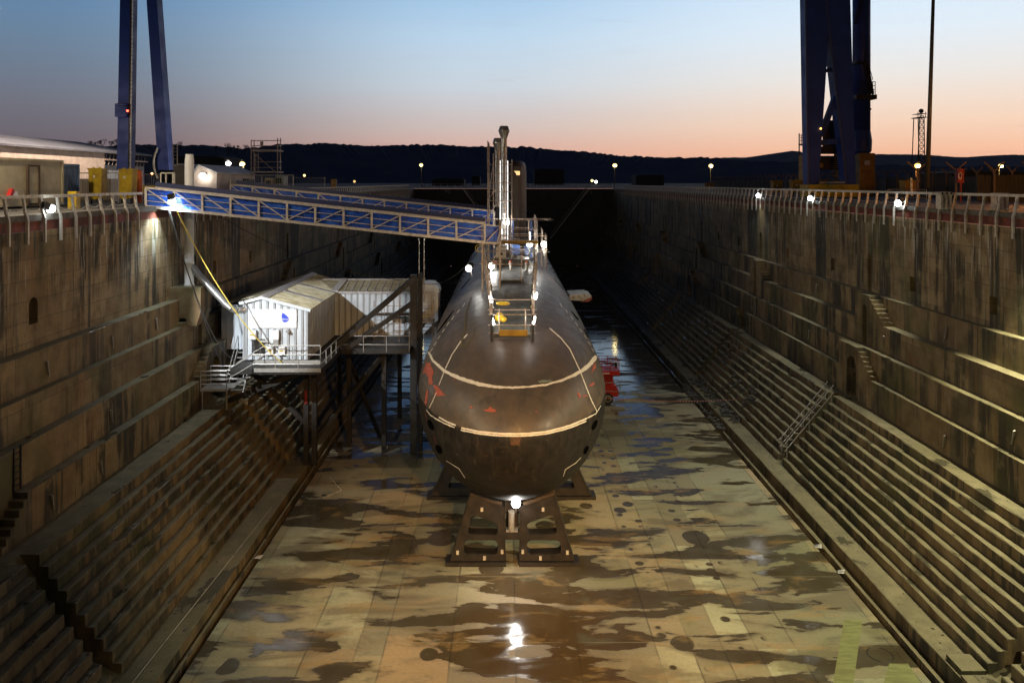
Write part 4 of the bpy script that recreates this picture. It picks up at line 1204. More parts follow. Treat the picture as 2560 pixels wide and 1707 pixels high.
for (px, py, D, lab) in ((1340,740,40.3,'strip lamp on the right walkway rail, upper of two'), (1335,800,37.8,'strip lamp on the right walkway rail, lower of two'), (1227,748,40.0,'strip lamp on the left walkway rail, upper of two'), (1232,802,37.8,'strip lamp on the left walkway rail, lower of two'), (1324,590,55.5,'short upright lamp tube on the scaffold right of the fin'), (1270,555,56.0,'short upright lamp tube beside the tall flue')):
    p = P(px, py, D); root = thing('strip_lamp', p, lab, 'strip lamp', 'strip lamps on the walkway rails')
    tilt = Vector((.10*(1 if px > 1280 else -1), 1.0, .12)) if py > 700 else Vector((0,0,.45))
    m = MB(); m.tube(p-tilt*.5, p+tilt*.5, .052, 8); m.build('lamp_tube', G_WHITE, root)
    m = MB(); m.bar(p-tilt*.5+Vector((0,.05,-.07)), p+tilt*.5+Vector((0,.05,-.07)), .12, .04); m.build('lamp_tray', M_GALV, root)
    put_light(root, lamp_data('strip', 'POINT', 45, (1,.96,.9), .2), p+Vector((0,-.1,.15)))
# keel lamp
floodlight((XS+.16, 36.35, 3.06), (XS+.1, 30, .2), 'dazzling lamp set under the stem above the front cradle', 520, angle=170, mat=G_WHITE, r=.21, pole=(XS+.16, 36.9, 2.4))

# ------------------------------------------------------------ gangways
def gangway(name, D, x0, zt0_, x1, zt1_, h, wdt, label, flip=5):
    root = thing(name, (x0, D, CZ-zt0_-h), label, 'gangway', 'blue sheeted gangways from quay to submarine')
    def pt(t, dz_=0, dD=0): return Vector((x0+(x1-x0)*t, D+dD, CZ-(zt0_+(zt1_-zt0_)*t)+dz_))
    n = int(round((x1-x0)/1.56))
    for sd, dD in (('near', 0), ('far', wdt)):
        m = MB(); m.bar(pt(0, 0, dD), pt(1, 0, dD), .11, .10); m.bar(pt(0, -h, dD), pt(1, -h, dD), .12, .15); m.build('chord', M_BEIGE, root)
        m = MB()
        for k in range(n+1): m.bar(pt(k/n, -.05, dD), pt(k/n, -h+.08, dD), .11, .08)
        m.build('truss_post', M_BEIGE, root)
        m = MB()
        for k in range(n):
            if k < flip: m.bar(pt(k/n, -.05, dD+.02), pt((k+1)/n, -h+.08, dD+.02), .085, .05)
            else: m.bar(pt(k/n, -h+.08, dD+.02), pt((k+1)/n, -.05, dD+.02), .085, .05)
        for fr in (.36, .70): m.bar(pt(0, -h*fr, dD+.05), pt(1, -h*fr, dD+.05), .05, .035)
        m.build('bracing', M_BEIGE, root)
        m = MB(); ns = n*6
        o_ = .10 if dD == 0 else -.10
        prev = None
        for k in range(ns+1):
            t = k/ns; wv = .02*math.sin(k*1.7)+.015*math.sin(k*4.1)
            col_ = [pt(t, z_o, dD+o_+wv*(1 if q % 2 else -1)) for q, z_o in enumerate((-.06+.02*math.sin(k), -h*.35, -h*.68, -h+.05))]
            if prev:
                for q in range(3): m.quad(prev[q], col_[q], col_[q+1], prev[q+1])
            prev = col_
        m.build('blue_sheet', M_BLUE, root, fix=False)
    m = MB(); m.bar(pt(0, .18, wdt+.02), pt(1, .14, wdt+.02), .08, .28); m.build('hand_rail', M_BLUED, root)
    m = MB()
    a0, a1 = pt(0, -h+.02, wdt/2), pt(1, -h+.02, wdt/2); m.bar(a0, a1, wdt-.1, .05); m.build('walkway_deck', M_TIMBER, root)
    return root, pt
g1, gp = gangway('gangway', 44.5, -20.3, .30, -1.2, 2.33, 1.05, 1.25, 'near long gangway, blue sheeting behind beige truss, over the white shed')
g2, gp2 = gangway('gangway', 57.6, -20.1, .18, -.85, 2.12, 1.05, 1.25, 'farther gangway whose top shows above the near one')
m = MB(); m.bar((-1.2,44.5,CZ-2.4), (-.3,44.9,CZ-2.5), .06); m.bar((-1.2,44.5,CZ-3.4), (-.3,44.9,CZ-3.45), .08)
m.bar((-.3,44.9,CZ-2.5), (-.5,44.9,CZ-3.45), .06); m.bar((-1.1,44.5,CZ-3.3), (-.3,44.9,CZ-2.5), .05); m.build('end_frame', M_BEIGE, g1)
m = MB(); m.quad((-1.2,44.62,CZ-2.4),(-.3,45.0,CZ-2.5),(-.4,45.0,CZ-3.4),(-1.2,44.62,CZ-3.35)); m.build('blue_sheet', M_BLUE, g1, fix=False)
pl = P(430, 503, 44.2)
floodlight(pl, (-18.2, 47.5, 8), 'small cool lamp hung under the quay end of the near gangway', 1100, col=(.8,.92,1), mat=G_COOL, r=.2, angle=165, pole=pl+Vector((0,.3,.3)))

# ------------------------------------------------------------ white shed on the platform
sh = thing('site_cabin', (-14, 48, z_(10.7)), 'brightly lit white ribbed shed with blue drop logo on a steel platform', 'shed')
y0, y1 = 47.5, 60.0; xr, xl, xll = -11.93, -15.80, -18.2; xrd = -14.68
zf, zer, zrd = z_(10.66), z_(7.65), z_(6.95)
zel = zrd-(xrd-xl)*.25*1.0
zell = zrd-(xrd+18.2)*.25
m = MB(); m.prism([(xl, zf), (xr, zf), (xr, zer), (xrd, zrd-.02), (xl, zel)], y0, y0+.12); m.build('gable_wall', M_SHEDW, sh)
m = MB(); m.box(xr-.12, xr, y0+.12, y1, zf, zer); m.build('side_wall', M_SHEDW, sh)
m = MB(); m.box(xl, xl+.1, y0+.12, 50.5, zf, zel-.02); m.box(xll, xl, 50.5, 50.62, zf, zell); m.box(xll, xll+.1, 50.62, y1, zf, zell); m.build('side_wall', M_SHEDW, sh)
m = MB()
k = xl+.12
while k < xr:
    zt = zrd-abs(k-xrd)*.25-.06; m.box(k, k+.13, y0-.055, y0, zf, zt); k += .42
m.box(xr-.10, xr+.02, y0-.07, y0+.05, zf, zer-.02); m.box(xl-.02, xl+.10, y0-.07, y0+.05, zf, zel-.03)
m.build('gable_rib', pm('rib_shade_grey', (.34,.35,.36), .5), sh)  # ribs greyed to stand in for shadow in the cladding grooves
m = MB(); k = y0+.4
while k < 55: m.box(xr, xr+.05, k, k+.12, zf, zer-.03); k += .42
m.build('side_rib', MATS['rib_shade_grey'], sh); m = MB()
k = xll+.3
while k < xl-.2: m.box(k, k+.13, 50.45, 50.5, zf, zell); k += .42
m.build('side_rib', M_SHEDW, sh)
# roof slopes in sheets
def slope(name, xa_, za, xb_, zb__, ya, yb, mat, dz_=0):
    m = MB(); m.prism([(xa_, za+dz_), (xb_, zb__+dz_), (xb_, zb__+dz_+.06), (xa_, za+dz_+.06)], ya, yb); return m.build(name, mat, sh)
ov = .18
slope('roof', xrd, zrd, xr+ov, zer-ov*.25, y0-.15, y1, M_ROOF)
slope('roof', xrd, zrd, xl-ov, zel-ov*.25, y0-.15, 50.3, M_ROOF)
slope('roof', xrd, zrd, xll-ov, zell-ov*.25, 50.3, y1, M_ROOF)
for ya in (50.6, 54.2):
    m = MB(); m.prism([(xrd, zrd+.07), (xr+ov, zer-ov*.25+.07), (xr+ov, zer-ov*.25+.10), (xrd, zrd+.10)], ya, ya+.45); m.build('roof_strip', M_ROOFG, sh)
m = MB(); m.prism([(xrd-.35, zrd-.02), (xrd, zrd+.10), (xrd+.35, zrd-.02), (xrd+.35, zrd+.02), (xrd, zrd+.14), (xrd-.35, zrd+.02)], y0-.16, y1); m.build('ridge_cap', M_ROOFG, sh)
m = MB()
for xa_, za, xb_, zb__ in ((xrd, zrd+.07, xr+ov+.02, zer-.0), (xrd, zrd+.07, xl-ov-.02, zel)):
    m.bar((xa_, y0-.17, za-.03), (xb_, y0-.17, zb__-.03), .05, .17)
m.build('barge_board', M_SHEDW, sh)
# corrugation lines on the lit slope
m = MB(); k = y0
while k < y1-.2:
    m.bar((xrd+.3, k, zrd-.075+.075), (xr+ov, k, zer-ov*.25+.075), .03, .03); k += .21
m.build('roof_corrugation', M_ROOF, sh)
# sign board with drop logo
px = lambda u, v: P(540+u/4.127, 660+v/4.127, y0)
A, B = px(372, 463), px(836, 658)
m = MB(); m.box(A.x, B.x, y0-.09, y0-.06, B.z, A.z); sg_ = m.build('sign_board', M_SIGN, sh)
cx, cz = px(0, 0).x, 0
drop = [(690,498),(712,512),(735,530),(752,550),(758,566),(752,580),(738,592),(718,599),(700,594),(688,580),(682,562),(681,540),(684,518)]
m = MB(); pts = [px(u, v) for u, v in drop]
m.ngon([(p.x, y0-.094, p.z) for p in pts]); m.build('drop_logo', M_LOGO, sg_, fix=False)
tp = px(717, 565); text('babcock', (tp.x, y0-.100, tp.z), .20, M_SIGN, sg_, name='logo_lettering', ext=.002)
m = MB()
boxes = [(352,676,424,768,.22),(590,676,660,770,.22),(528,845,600,930,.16),(650,845,720,932,.16)]
for u0, v0, u1, v1, dp in boxes:
    a_, b_ = px(u0, v0), px(u1, v1)
    mm = MB(); mm.box(a_.x, b_.x, y0-.06-dp, y0-.058, b_.z, a_.z); bb = mm.build('junction_box', M_SIGN, sh)
    if u0 in (352, 528, 650):
        a2, b2 = px(u0+14, (v0+v1)/2-6), px(u1-14, (v0+v1)/2+6)
        mm = MB(); mm.box(a2.x, b2.x, y0-.065-dp, y0-.061-dp, b2.z, a2.z); mm.build('warning_label', M_YEL, bb)
for v in range(775, 935, 13):
    a_, b_ = px(372, v), px(505, v); m.box(a_.x, b_.x, y0-.10, y0-.05, a_.z-.02, a_.z+.02)
m.build('louvre', M_DARK, sh)
m = MB()
for q in range(5):
    pts = [px(455, 785+q*4), px(540, 788+q*4), px(565+q*8, 800+q*3), px(570+q*8, 843)]
    m.path([(p.x, y0-.12-.01*q, p.z) for p in pts], .015, 5)
m.build('conduit', M_GALV, sh)
m = MB(); m.box(px(605,0).x, px(655,0).x, y0-.3, y0-.05, px(0,838).z, px(0,770).z); m.box(px(735,0).x, px(765,0).x, y0-.35, y0-.06, px(0,698).z, px(0,680).z); m.build('bracket', M_GALV, sh)
# wing
wg0, wg1 = 55.1, 59.6; wx1 = -5.95
m = MB(); m.box(xr, wx1, wg0, wg0+.12, zf, z_(7.6)); m.build('wing_wall', M_SHEDW, sh)
m = MB(); k = xr+.25
while k < wx1: m.box(k, k+.10, wg0-.05, wg0, zf, z_(7.72)); k += .42
m.build('wing_rib', MATS['rib_shade_grey'], sh)
m = MB(); m.quad((xr-1.5, 57.4, z_(7.08)), (wx1+.1, 57.4, z_(7.08)), (wx1+.1, wg0-.15, z_(7.62)), (xr-.0, wg0-.15, z_(7.62)))
m.quad((xr-1.5, 57.4, z_(7.08)), (wx1+.1, 57.4, z_(7.08)), (wx1+.1, wg1, z_(7.62)), (xr, wg1, z_(7.62))); m.build('wing_roof', M_ROOF, sh, fix=False)
m = MB(); k = xr+.1
while k < wx1: m.bar((k, 57.4, z_(7.05)), (k, wg0-.15, z_(7.59)), .06, .06); k += .52
m.bar((xr-1.4, 57.4, z_(7.04)), (wx1+.1, 57.4, z_(7.04)), .25, .08); m.bar((xr, wg0-.16, z_(7.66)), (wx1, wg0-.16, z_(7.66)), .08, .14)
m.bar((xr+.2, 57.4, z_(7.0)), (xr-.0, wg0-.15, z_(7.55)), .5, .06)
m.build('wing_roof_strip', M_ROOFG, sh)

lt = thing('access_tower_cabin', (-5.0, 55.5, z_(10.7)), 'small pale cabin at the far end of the shed wing beside the hull', 'cabin')
m = MB(); m.box(-5.85, -4.75, 55.2, 57.0, z_(10.6), z_(7.7)); m.build('cabin_body', M_SHEDW, lt)
m = MB(); m.prism([(-5.95, z_(7.7)), (-4.65, z_(7.7)), (-4.7, z_(7.45)), (-5.1, z_(7.1)), (-5.5, z_(7.05)), (-5.9, z_(7.1))], 55.1, 57.1); m.build('roof', M_SHEDW, lt)
m = MB(); m.bar((-5.2,55.17,z_(9.9)), (-5.2,55.17,z_(7.9)), .04); m.bar((-5.2,55.17,z_(7.9)), (-4.9,55.17,z_(7.9)), .04); m.build('conduit', M_GALV, lt)
# platform
pf = thing('steel_platform', (-12, 50, 0), 'dark steel platform with galvanised rails carrying the white shed', 'platform')
zp = z_(10.72)
m = MB(); m.box(-15.9, -10.65, 45.5, 61, zp-.35, zp-.02); m.box(-10.65, -6.2, 51, 60.5, zp-.35, zp-.02); m.build('deck', M_DARK, pf)
m = MB(); m.box(-14.5, -10.65, 45.42, 45.49, zp-.20, zp+.02); m.box(-14.9,-11.0,46.8,46.86,zp-.02,zp+.18); m.build('kick_plate', M_GALV, pf)
m = MB()
for x_ in (-12.4, -11.9): m.box(x_, x_+.3, 48.3, 48.6, .5, zp-.36)
m.box(-12.4, -12.1, 58, 58.3, .5, zp-.36); m.box(-8.2, -7.9, 59.6, 59.9, 0, zp-.36); m.box(-8.2,-7.9,52,52.3,0,zp-.36); m.box(-10.9,-10.6,54,54.3,0,zp-.36)
m.build('column', M_DARK, pf)
m = MB(); m.bar((-16.6, 47.0, z_(13.1)+.1), (-12.0, 46.2, zp-.4), .25, .3); m.bar((-12.2, 48.4, 3), (-16, 48.4, zp-.5), .25, .25); m.bar((-12.2,48.4,1.5), (-8, 52, zp-.5), .25, .25)
m.bar((-8,52,.3), (-12.2,58,zp-.6), .2, .2); m.build('brace', M_DARK, pf)
def rail_run(pts, lv=(.5, 1.05), pitch=1.25, r=.028, parent=pf, mat=M_GALV):
    for a_, b_ in zip(pts[:-1], pts[1:]):
        a_ = Vector(a_); b_ = Vector(b_); m = MB()
        for l_ in lv: m.tube(a_+Vector((0,0,l_)), b_+Vector((0,0,l_)), r)
        m.build('hand_rail', mat, parent)
        n = max(1, int((b_-a_).length/pitch)); m = MB()
        for k in range(n+1):
            p = a_.lerp(b_, k/n); m.tube(p, p+Vector((0,0,lv[-1])), r)
        m.build('rail_post', mat, parent)
rail_run([(-14.6,45.5,zp-.25), (-10.68,45.5,zp-.25), (-10.68,51,zp-.25), (-6.25,51,zp-.25)])
rail_run([(-14.3,46.8,zp), (-11.0,46.8,zp)])
rail_run([(-14.6,45.5,zp-.25), (-16.1,45.5,zp-1.15)], lv=(.5,1.05)); rail_run([(-14.3,46.8,zp), (-15.9,46.8,zp-1.0)])
rail_run([(-16.1,45.5,zp-1.15), (-17.6,45.5,zp-1.15)], lv=(.25,.5,.75,1.0)); rail_run([(-17.5,46.8,zp-1.15), (-15.9,46.8,zp-1.15)], lv=(.25,.5,.75,1.0))
m = MB(); m.box(-17.6, -16.0, 45.4, 46.9, zp-1.3, zp-1.18); 
for k in range(5): m.box(-16.0+.32*k, -15.7+.32*k, 45.5, 46.8, zp-1.15+.2*k, zp-1.11+.2*k)
m.build('landing', M_GALV, pf)
for p in ((-17.5,45.5), (-16.1,45.5)):
    MB().tube((p[0],p[1],z_(13.1)), (p[0],p[1],zp-1.2), .04).build('leg', M_GALV, pf)
# rear entry stair left of the cabin
m = MB()
for k in range(8): m.box(-17.1, -16.2, 48.6+.24*k, 48.84+.24*k, z_(13.1)+.28*(k+1), z_(13.1)+.28*(k+1)+.05)
for x_ in (-17.15, -16.15):
    m.bar((x_,48.5,z_(13.1)+.15), (x_,50.6,z_(13.1)+2.5), .06, .2); m.tube((x_,48.5,z_(13.1)+1.1), (x_,50.6,z_(13.1)+3.4), .03)
m.build('entry_stair', M_GALV, pf)
# scaffold and lower steelwork on the walkway by the wing
sc2 = thing('wing_scaffold', (-7.5, 52, zp), 'ladder scaffold standing on the walkway in front of the shed wing', 'scaffolding')
m = MB()
for x_ in (-8.9, -8.2, -7.2, -6.5): m.tube((x_,53.2,zp), (x_,53.2,z_(8.0)), .025)
for z__ in (.6, 1.2, 1.8, 2.4): m.tube((-8.9,53.2,zp+z__), (-6.4,53.2,zp+z__), .022)
m.tube((-8.9,53.2,zp+.3), (-7.2,53.2,zp+1.6), .03); m.build('standards', M_STEEL, sc2)
m = MB()
for k in range(9): m.tube((-8.8,53.1,zp+.25*k+.2), (-8.3,53.1,zp+.25*k+.2), .018)
m.build('ladder_rung', M_STEEL, sc2)
m = MB(); m.box(-8.9,-6.4,53.0,54.0,z_(8.95),z_(8.9)); m.build('boards', M_TIMBER, sc2)
# hull side scaffold
sc3 = thing('hull_scaffold', (-5.2, 53, 0), 'ladder access scaffold rising between the dark column and the hull', 'scaffolding')
m = MB()
for x_ in (-5.85, -4.9):
    for y_ in (52.4, 53.4): m.tube((x_,y_,z_(13.5)), (x_,y_,z_(7.9)), .026)
for k in range(9):
    m.tube((-5.95,52.4,z_(13.3)+.62*k), (-4.8,52.4,z_(13.3)+.62*k), .024); m.tube((-5.95,53.4,z_(13.3)+.62*k), (-4.8,53.4,z_(13.3)+.62*k), .024)
m.build('standards', M_STEEL, sc3)
m = MB(); m.box(-5.9,-4.8,52.3,53.5,z_(9.3),z_(9.25)); m.build('boards', M_GALV, sc3)
# dark support column with diagonal braces
cp = thing('support_mast', (-6.0, 52.3, 0), 'tall dark steel mast with two diagonal braces in front of the wing', 'mast')
m = MB(); m.box(-6.32,-5.88,52.0,52.4,0,z_(6.1)); m.build('mast_column', pm('mast_grey',(.045,.042,.040),.5,(.03,.028,.026),2), cp)
m = MB(); m.box(-5.84,-5.56,52.3,52.7,0,z_(6.05)); m.build('mast_column', M_DARK, cp)
m = MB(); m.bar((-6.1,52.1,z_(6.35)), (-11.2,50.6,zp), .36, .3); m.bar((-6.1,52.1,z_(7.9)), (-10.3,50.8,zp), .3, .26); m.build('brace', M_DARK, cp)
m = MB(); m.tube((-5.78,52.5,z_(6.1)), (-5.78,52.5,z_(3.72)), .04); m.tube((-5.45,52.5,z_(8)), (-5.45,52.5,z_(3.7)), .045); m.build('vent_pipe', M_GALV, cp)

# ------------------------------------------------------------ white vertical pipe, pedestal, duct
pd = thing('concrete_pedestal', (-18.9, 47, z_(ZC)), 'mossy concrete pedestal on the altar under the white pipe', 'pedestal')
m = MB(); m.prism([(-19.75, z_(ZC)), (-18.15, z_(ZC)), (-17.9, z_(7.6)), (-17.9, z_(6.17)), (-19.75, z_(6.17))], 46.3, 48.0); m.build('pedestal_block', M_STEP, pd)
pp = thing('vent_stack', (-18.85, 47, z_(6.17)), 'tall white round vent pipe rising past the quay edge', 'pipe')
m = MB(); m.lathe((-18.85, 47, z_(6.17)), [(.30,0),(.30,.12),(.27,.13),(.27,1.35),(.29,1.36),(.29,1.42),(.265,1.43),(.265,7.45),(.22,7.72),(.22,7.84)], 24); m.build('stack_pipe', M_PIPEW, pp, smooth=True)
m = MB(); pth = [(-18.7,47,z_(5.0)), (-18.3,47,z_(5.5)), (-16.7,47,z_(7.2)), (-16.35,47,z_(7.5)), (-16.1,47.1,z_(7.65)), (-15.7,47.6,z_(7.68))]
duct = thing('slanting_duct', (-17, 47, z_(7)), 'ribbed silver duct slanting from the white pipe into the shed', 'duct')
m.path(pth, .20, 16)
for a_, b_ in zip(pth[:-1], pth[1:]):
    A_, B_ = Vector(a_), Vector(b_); n = max(1, int((B_-A_).length/.16))
    for k in range(n):
        p = A_.lerp(B_, k/n); q = A_.lerp(B_, k/n+.03/max(.1, (B_-A_).length)); m.tube(p, q, .212, 16)
m.build('duct_tube', M_DUCT, duct, smooth=False)

def cable(pts, r, mat, name, label, sag=1.0):
    m = MB(); prev = None
    for a_, b_ in zip(pts[:-1], pts[1:]):
        A_, B_ = Vector(a_), Vector(b_)
        for k in range(13):
            t = k/12; p = A_.lerp(B_, t); p.z -= sag*4*t*(1-t)
            if prev is not None: m.tube(prev, p, r, 5)
            prev = p
    tag(m.build(name, mat), label, 'cable')
cable([pl, (-13.2, 46.5, zp+.1)], .03, M_CABY, 'hanging_cable', 'yellow cable sagging from the gangway lamp to the shed foot', 1.0)
cable([(-18.9,44.2,z_(1.6)), (-16.4,46.6,z_(11.6))], .018, M_CABLE, 'hanging_cable', 'thin dark cable hanging down the wall beside the white pipe', .5)
cable([(-18.9,44.4,z_(1.6)), (-17.0,46,z_(9)), (-14.9,47,zp-.2)], .022, M_CABLE, 'hanging_cable', 'thin dark cable looping down to the platform landing', .6)
cable([(-16.6,45.2,z_(1.8)), (-6.0,52.2,z_(6.5)), (-1.6,46,z_(4.0))], .022, M_CABLE, 'hanging_cable', 'long dark cable slung from wall past the mast to the gangway', .9)

# rail floodlights
RF = 'floodlights fixed on the quay railings'
def aimfl(x, D, zt, ax, ay, az_, lab, pw, col=(.95,.98,.90), ang=125, mat=G_COOL):
    floodlight((x, D, zt), (ax, ay, az_), lab, pw, col=col, mat=mat, r=.18, angle=ang, group=RF, pole=(x+(.3 if x > 0 else -.3), D, zt+.1))
GRN = (1.0, .93, .58)
aimfl(22.75, 45.8, z_(1.2), 9, 46, 0, 'flood lamp on the right railing nearest the viewer of the three lit ones', 2600, (1,.98,.78), 92)
aimfl(22.75, 59.0, z_(1.18), 8, 56, 0, 'flood lamp on the right railing, middle one of three', 2400, (.97,1,.86), 88)
aimfl(22.75, 71.2, z_(1.17), 12, 70, 2, 'flood lamp on the right railing, farthest one of three', 420, (1,.97,.9))
aimfl(22.75, 32.5, z_(1.2), 14.5, 35, 1, 'flood lamp on the right railing just outside the view', 9500, GRN, 88)
aimfl(22.75, 19.0, z_(1.2), 14, 26, 0, 'flood lamp on the right railing near the dock head', 7500, GRN, 84)
aimfl(-19.5, 33.8, z_(1.12), -14.1, 47.5, 9.3, 'flood lamp on the left railing in front of the cream container', 17000, (.92,.97,1), 32)
aimfl(-19.5, 20.0, z_(1.12), 3, 36, 0, 'flood lamp on the left railing near the dock head', 2600, (.95,1,.72), 64)
aimfl(22.75, 24.5, z_(1.2), -19.7, 44, 12.5, 'added unseen amber flood lamp on the right railing, warming the far wall', 8500, (1,.75,.44), 50)  # added fill, unseen: warms the left wall faces
aimfl(-19.5, 24.5, z_(1.2), 22, 47, 11, 'added unseen amber flood lamp on the left railing, warming the far wall', 4800, (1,.68,.34), 58)  # added fill, unseen: warms the right upper wall
# mast lamps behind the viewpoint
def mast(x, y, h, aim, pw, col, lab, ang=70):
    root = thing('light_mast', (x, y, zq), lab, 'light mast', 'light masts behind the dock head')
    m = MB(); m.tube((x, y, zq), (x, y, zq+h), .22, 12, .12); m.build('mast_pole', M_GALV, root)
    loc = Vector((x, y, zq+h)); dr = (Vector(aim)-loc).normalized()
    m = MB(); m.bar(loc-dr*.2, loc+dr*.2, 1.2, .5); m.build('lamp_head', M_DARK, root)
    m = MB(); m.bar(loc+dr*.21, loc+dr*.24, 1.0, .4); m.build('lamp_lens', G_YEL, root)
    put_light(root, lamp_data('mast', 'SPOT', pw, col, .35, ang, .7), loc+dr*.4, aim)
mast(14, -14, 11, (1, 35, 3), 42000, (1,.55,.19), 'sodium light mast at the right behind the viewpoint', 34)
mast(7, -12, 10, (1.5, 29.5, 0), 62000, (1,.50,.14), 'added amber light mast behind the viewpoint, brightening the near floor', 26)  # added, unseen: extra amber light for the floor centre
mast(-16, -12, 10, (0, 38, 4), 17000, (1,.88,.74), 'white light mast at the left behind the viewpoint', 30)
mast(2, -16, 12, (0, 40, 6), 1500, (1,.58,.24), 'small sodium mast in the middle behind the viewpoint', 110)

# ------------------------------------------------------------ things on the dock floor
lf = thing('scissor_lift', (8.2, 64.4, 0), 'red wheeled scissor lift parked on the floor beside the hull', 'scissor lift')
m = MB(); m.box(6.3, 9.05, 63.6, 65.4, .55, 1.15); m.box(6.4,8.9,63.7,65.3,1.15,1.4); m.build('chassis', M_RED, lf)
m = MB()
for k in range(4):
    z0 = 1.4+.24*k; m.bar((6.6,63.9,z0), (8.6,63.9,z0+.24), .10, .12); m.bar((8.6,64.0,z0), (6.6,64.0,z0+.24), .10, .12); m.bar((6.6,65,z0), (8.6,65,z0+.24), .10, .12)
m.box(6.6,8.7,64.1,64.9,1.4,2.2); m.build('scissor_stack', M_RED, lf)
m = MB(); m.box(6.3, 9.15, 63.5, 65.5, 2.3, 2.62); m.build('platform_tray', M_RED, lf)
m = MB(); m.box(7.6,8.3,63.47,63.495,2.40,2.50); m.build('lettering_patch', M_SIGN, lf)
m = MB()
for z__ in (2.9, 3.2, 3.45):
    m.tube((6.3,63.55,z__), (9.1,63.55,z__), .025); m.tube((9.1,63.55,z__), (9.1,65.4,z__), .025); m.tube((6.3,65.4,z__), (9.1,65.4,z__), .025)
for x_ in (6.3, 7.0, 7.7, 8.4, 9.1):
    for y_ in (63.55, 65.4): m.tube((x_,y_,2.6), (x_,y_,3.45), .025)
m.build('guard_rail', M_RED, lf)
m = MB(); m.box(8.75,8.95,63.45,63.6,2.95,3.3); m.build('control_box', M_DARK, lf)
m = MB(); m.tube((7.0,63.45,1.7), (9.15,63.45,1.7), .03); m.tube((7.0,63.45,1.05), (9.15,63.45,1.0), .03); m.tube((9.15,63.45,1.0), (9.15,63.45,1.7), .03); m.build('bumper_bar', M_GALV, lf)
for (x_, y_) in ((8.2,63.6), (6.9,63.6), (8.2,65.2), (6.9,65.2)):
    mm = MB(); mm.tube((x_,y_-.18,.42), (x_,y_+.18,.42), .42, 20); wl = mm.build('wheel', M_TYRE, lf)
    mm = MB(); mm.tube((x_,y_-.19,.42), (x_,y_-.17,.42), .27, 20); mm.build('rim', M_GALV, wl)
    mm = MB(); mm.tube((x_,y_-.20,.42), (x_,y_-.18,.42), .19, 16); mm.build('hub', M_DARK, wl)

# rubble of fender plates in the right gallery
m = MB(); rr = random.Random(5)
for k in range(170):
    D = rr.uniform(56.5, 69); X = rr.choice([rr.uniform(15.0, 15.8), rr.uniform(15.9, 16.8), rr.uniform(17.2, 18.2) if D < 64 else 15.5])
    zz = .0 if X < 15.9 else (.5 if X < 16.98 else .9+(X-17)*1.2)
    zz += rr.uniform(0, .25); a = rr.uniform(-.5, .5); l_ = rr.uniform(.12, .34)
    p = Vector((X, D, zz)); q = p+Vector((math.cos(a)*l_*2, math.sin(a)*l_*2, rr.uniform(-.1, .1)))
    m.bar(p, q, rr.uniform(.12, .32), rr.uniform(.06, .18))
tag(m.build('rubble', M_DEBR), 'broken dark slabs heaped in the gallery beyond the red lift', kind='stuff')
# barrier tape
m = MB(); A_, B_ = Vector((5.2, 61.5, 1.25)), Vector((17.6, 59.5, 1.45)); prev = None; m2 = MB()
for k in range(121):
    t = k/120; p = A_.lerp(B_, t); p.z -= .28*4*t*(1-t)
    if prev is not None: (m if k % 2 else m2).bar(prev, p, .02, .055)
    prev = p
tp_ = thing('barrier_tape', A_, 'red and white barrier tape stretched from the hull to the altar steps', 'barrier tape')
m.build('white_band', M_WHITE, tp_); m2.build('red_band', M_RED, tp_)
# grit and flaked concrete lying on galleries, ledges and steps
m = MB(); rr = random.Random(17)
for k in range(1500):
    s_ = rr.choice((-1, 1)); d = SIDE[s_]; D = 25+rr.random()**1.6*60
    lv = rr.random()
    if lv < .35: X = rr.uniform(d['ge']+.05, d['s1']-.05); Z = ZG
    elif lv < .45: X = rr.uniform(d['fl']+.03, d['fl']+.22); Z = 18.12
    elif lv < .60: X = rr.uniform(d['s1']+d['tr']*9+.05, d['xa']-.05); Z = ZS[9]
    elif lv < .70: X = rr.choice((d['xa']+.3, d['xb']+.3, d['xd']+.25))+rr.uniform(-.1, .1); Z = ZA if X < d['xb'] else (ZB if X < d['xc'] else ZD)
    else:
        q = rr.randrange(9); X = d['s1']+d['tr']*q+rr.uniform(.08, .32); Z = ZS[q]
    if any(abs(D-w_) < .5 for w_ in SLOTS): continue
    h = rr.uniform(.006, .022)*(2.2 if rr.random() < .06 else 1); a_ = rr.uniform(0, 3.1)
    c_ = Vector((s_*X, D, z_(Z)+h*.4)); u = Vector((math.cos(a_), math.sin(a_), 0))*h*rr.uniform(.7, 1.8)
    m.bar(c_-u, c_+u, h*1.3, h)
tag(m.build('grit', pm('grit_flakes', (.20,.18,.13), .8, (.08,.075,.06), 6)), 'grit and flaked concrete scattered on the galleries, ledges and steps', kind='stuff')
# slab cover on the near right gallery
m = MB(); m.box(16.0, 16.85, 27.7, 28.7, .5, .68); tag(m.build('slab_cover', M_STEP), 'flat square concrete slab lying on the near right gallery', 'slab')
m = MB(); m.box(15.9,16.95,26.0,27.6,.5,.60); tag(m.build('slab_cover', M_STEP), 'lower broad slab at the bottom edge of the picture on the gallery', 'slab')
